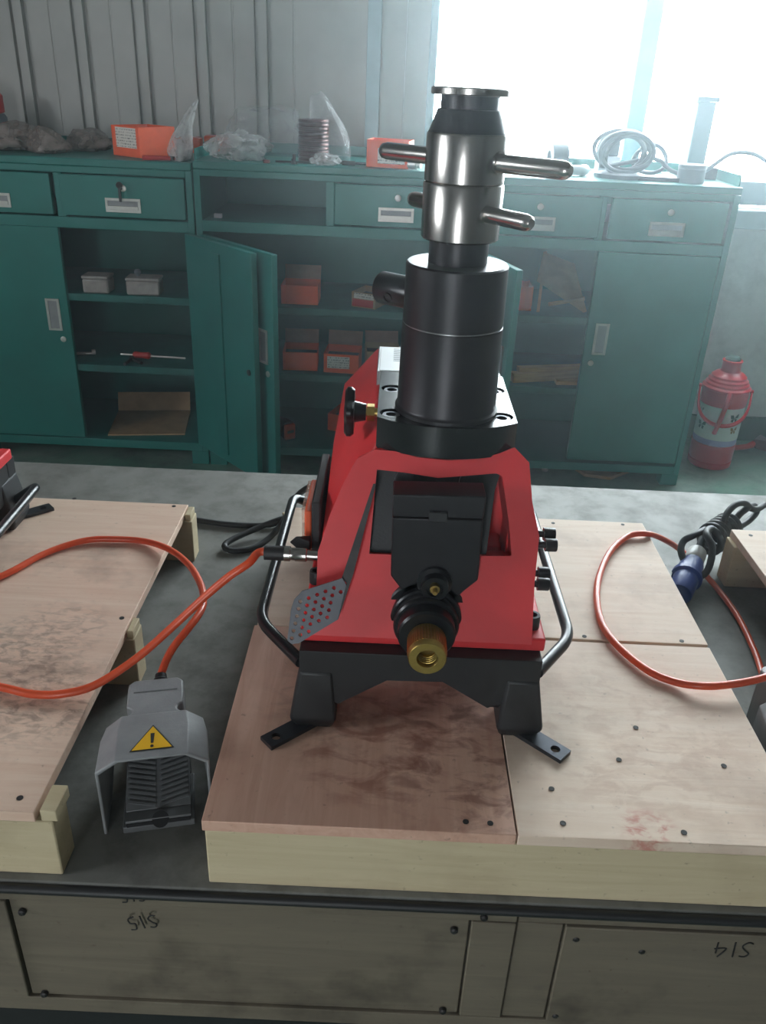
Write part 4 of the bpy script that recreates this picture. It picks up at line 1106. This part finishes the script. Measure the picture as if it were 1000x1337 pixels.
# coil of cable on its dark reel
cc_ = ony(808, 232, 2.86)
t = thing('cable_coil', 'coil of grey cable resting on a dark round base', 'cable', (cc_.x, 2.86, ZCt))
MB().lathe([(0.078, 0), (0.080, 0.004), (0.080, 0.012), (0.06, 0.016)], (0, 0, 0.0003), (0, 0, 1), 32).build('reel_base', 'grey_plastic', t)
pts = []
for k in range(140):
    a = k*0.30; tt = k/140
    pts.append((0.075*math.cos(a)*(1-0.15*math.sin(a*0.37)) + 0.01*math.sin(a*0.7), -0.02 + 0.035*math.sin(a*0.53), 0.075 + 0.055*math.sin(a) + 0.006*math.cos(a*0.41)))
pts = [Vector(p_) for p_ in pts]
tail = [Vector((0.10, 0.0, 0.06)), Vector((0.15, -0.03, 0.03)), Vector((0.22, -0.05, 0.018)), Vector((0.28, -0.03, 0.05)), Vector((0.34, 0.0, 0.085)), Vector((0.42, 0.03, 0.085)), Vector((0.50, 0.09, 0.055)), Vector((0.54, 0.18, 0.036)), Vector((0.53, 0.30, 0.08))]
MB().tube(spline(pts + tail[:-1], 3), 0.0068, 8).build('cable', 'grey_plastic', t, smooth=60)
bl = []
for k in range(30):
    a = 2*math.pi*k/30; bl.append((0.105+0.052*math.cos(a), 0.06+0.02*math.sin(a*2), 0.055+0.042*math.sin(a)))
MB().tube(bl, 0.007, 8, closed=True).build('cable_loop', 'grey_plastic', t, smooth=60)
bit('long_bar', 845, 228, 2.80, MB().box(-0.12, 0.10, -0.007, 0.007, 0.0, 0.012), 'dark_steel', 'long thin bar lying before the cable coil', 'bar', rz=R(-5), z=ZCt)
bit('round_tin', 901, 235, 2.80, MB().lathe([(0.040, 0), (0.042, 0.002), (0.042, 0.040), (0.040, 0.042), (0.043, 0.0422), (0.043, 0.052), (0.040, 0.054)], (0, 0, 0), (0, 0, 1), 28), 'grey_plastic', 'round grey tin standing before the tall square post', 'tin', z=ZCt)
t = thing('square_post', 'tall grey square post standing on the cabinet under the window', 'post', (ony(902, 225, 2.96).x, 2.965, ZCt), R(4))
MB().box(-0.030, 0.030, -0.030, 0.030, 0.008, 0.225).build('shaft', 'frame_steel', t, bevel=0.004)
MB().box(-0.036, 0.036, -0.036, 0.036, 0.2255, 0.240).build('head', 'frame_steel', t, bevel=0.003)
MB().box(-0.036, 0.036, -0.036, 0.036, 0.0003, 0.0075).build('foot_plate', 'frame_steel', t, bevel=0.002)
bit('steel_offcut', 925, 228, 2.95, MB().box(-0.02, 0.02, -0.02, 0.02, 0.0, 0.035), 'dark_steel', 'small dark steel block beside the tall square post', 'block', z=ZCt)

# ================================================================== thermos and things on the floor
tx, ty = 1.24, 2.945
t = thing('thermos_flask', 'red and white thermos with butterfly print on the floor by the cabinet', 'thermos', (tx, ty, 0), R(-18))
MB().lathe([(0.074, 0), (0.078, 0.004), (0.079, 0.022), (0.076, 0.026), (0.079, 0.031), (0.080, 0.095)], n=40).build('base', 'thermos_red', t)
MB().lathe([(0.0785, 0.0955), (0.0785, 0.118)], n=40).build('lilac_band', 'thermos_lilac', t)
MB().lathe([(0.079, 0.1185), (0.079, 0.244)], n=40).build('printed_band', 'thermos_white', t)
MB().lathe([(0.080, 0.2445), (0.0815, 0.25), (0.0825, 0.300), (0.0855, 0.303), (0.0855, 0.309), (0.077, 0.315), (0.077, 0.322), (0.071, 0.328), (0.070, 0.335), (0.063, 0.341), (0.062, 0.348), (0.050, 0.358), (0.036, 0.365), (0.0335, 0.372), (0.0335, 0.398), (0.0355, 0.401), (0.0355, 0.405), (0.029, 0.4055)], n=40).build('shoulder', 'thermos_red', t)
MB().lathe([(0.027, 0.400), (0.027, 0.412), (0.020, 0.418)], n=28).build('stopper', 'print_green', t)
pts = [(0.088*math.cos(a), -0.088*0.0 - 0.0, 0) for a in (0,)]
bail = []
for k in range(25):
    a = math.pi*k/24
    bail.append((-0.0895*math.cos(a), -0.092*math.sin(a)**0.55, 0.298 - 0.115*math.sin(a)**0.6))
MB().tube(bail, [0.0035 + 0.0045*math.sin(math.pi*k/24) for k in range(25)], 8).build('bail_handle', 'thermos_red', t, smooth=60)
for s in (-1, 1):
    MB().cyl((0.083*s, 0, 0.298), (0.094*s, 0, 0.298), 0.007, n=12).build('pivot', 'thermos_red', t)
MB().tube(spline([(0.01, -0.080, 0.306), (0.006, -0.0995, 0.27), (-0.004, -0.0995, 0.20), (-0.012, -0.088, 0.150)], 6), 0.0085, 8).build('strap_handle', 'thermos_red', t, smooth=60)
def decal(ang, z0, shape, s, mat, nm):
    m = MB()
    for poly in shape:
        vs = []
        for (u, v) in poly:
            a = R(ang) + u*s/0.0795
            vs.append(m.bm.verts.new((0.0797*math.sin(a), -0.0797*math.cos(a), z0+v*s)))
        m.bm.faces.new(vs)
    m.build(nm, mat, t, smooth=0)
BF = [[(0, 0), (0.3, 0.6), (0.9, 0.9), (0.8, 0.1)], [(0, 0), (-0.3, 0.7), (-0.9, 0.7), (-0.7, 0.0)], [(0, 0), (0.6, -0.1), (0.5, -0.7), (0.15, -0.6)], [(0, 0), (-0.6, -0.1), (-0.6, -0.6), (-0.2, -0.7)]]
decal(-48, 0.165, BF, 0.021, 'print_green', 'butterfly_print')
decal(36, 0.208, BF, 0.020, 'print_green', 'butterfly_print')
decal(42, 0.160, BF, 0.017, 'print_brown', 'butterfly_print')
decal(-60, 0.218, BF, 0.013, 'tool_grey', 'butterfly_print')
t = thing('hand_brush', 'red plastic brush handle lying on the floor behind the thermos', 'brush', (1.40, 3.06, 0.0), R(18))
MB().tube([(-0.08, 0, 0.020), (0.03, 0, 0.022), (0.06, 0, 0.03)], [0.010, 0.011, 0.014], 10).build('handle', 'red_plastic', t)
MB().hull([(0.055, -0.02, 0.02), (0.055, 0.02, 0.02), (0.055, 0, 0.05), (0.12, -0.05, 0.004), (0.12, 0.05, 0.004), (0.12, 0.04, 0.05), (0.12, -0.04, 0.05)]).build('head', 'coil_brown', t, bevel=0.003)
# red flask seen at the wall end of the cabinet row
t = thing('red_canister', 'dark canister with a red cap beside the brown-filled bags', 'canister', (ony(-12, 140, 3.06).x, 3.06, ZA))
MB().lathe([(0.045, 0), (0.047, 0.004), (0.047, 0.085), (0.040, 0.095)], n=24).build('body', 'grey_plastic', t)
MB().lathe([(0.030, 0.0955), (0.042, 0.10), (0.042, 0.15), (0.030, 0.165)], n=24).build('cap', 'red_plastic', t)

# ================================================================== thin haze volume added in place of lens glare round the window
hm = bpy.data.materials.new('glare_haze'); hm.use_nodes = True
nt = hm.node_tree
nt.nodes.remove(nt.nodes['Principled BSDF'])
vs = nt.nodes.new('ShaderNodeVolumeScatter')
vs.inputs['Color'].default_value = (0.8, 0.93, 1.0, 1)
vs.inputs['Density'].default_value = 0.036
vs.inputs['Anisotropy'].default_value = 0.8
nt.links.new(vs.outputs[0], nt.nodes['Material Output'].inputs['Volume'])
MATS['glare_haze'] = hm
hz_ = MB().box(RX0-0.02, RX1+0.02, RY0-0.02, RY1+0.12, -0.02, RZ+0.02).build('glare_haze', 'glare_haze', None, smooth=0)
hz_['kind'] = 'stuff'; tag(hz_, 'thin bluish haze added in place of lens glare', 'haze')
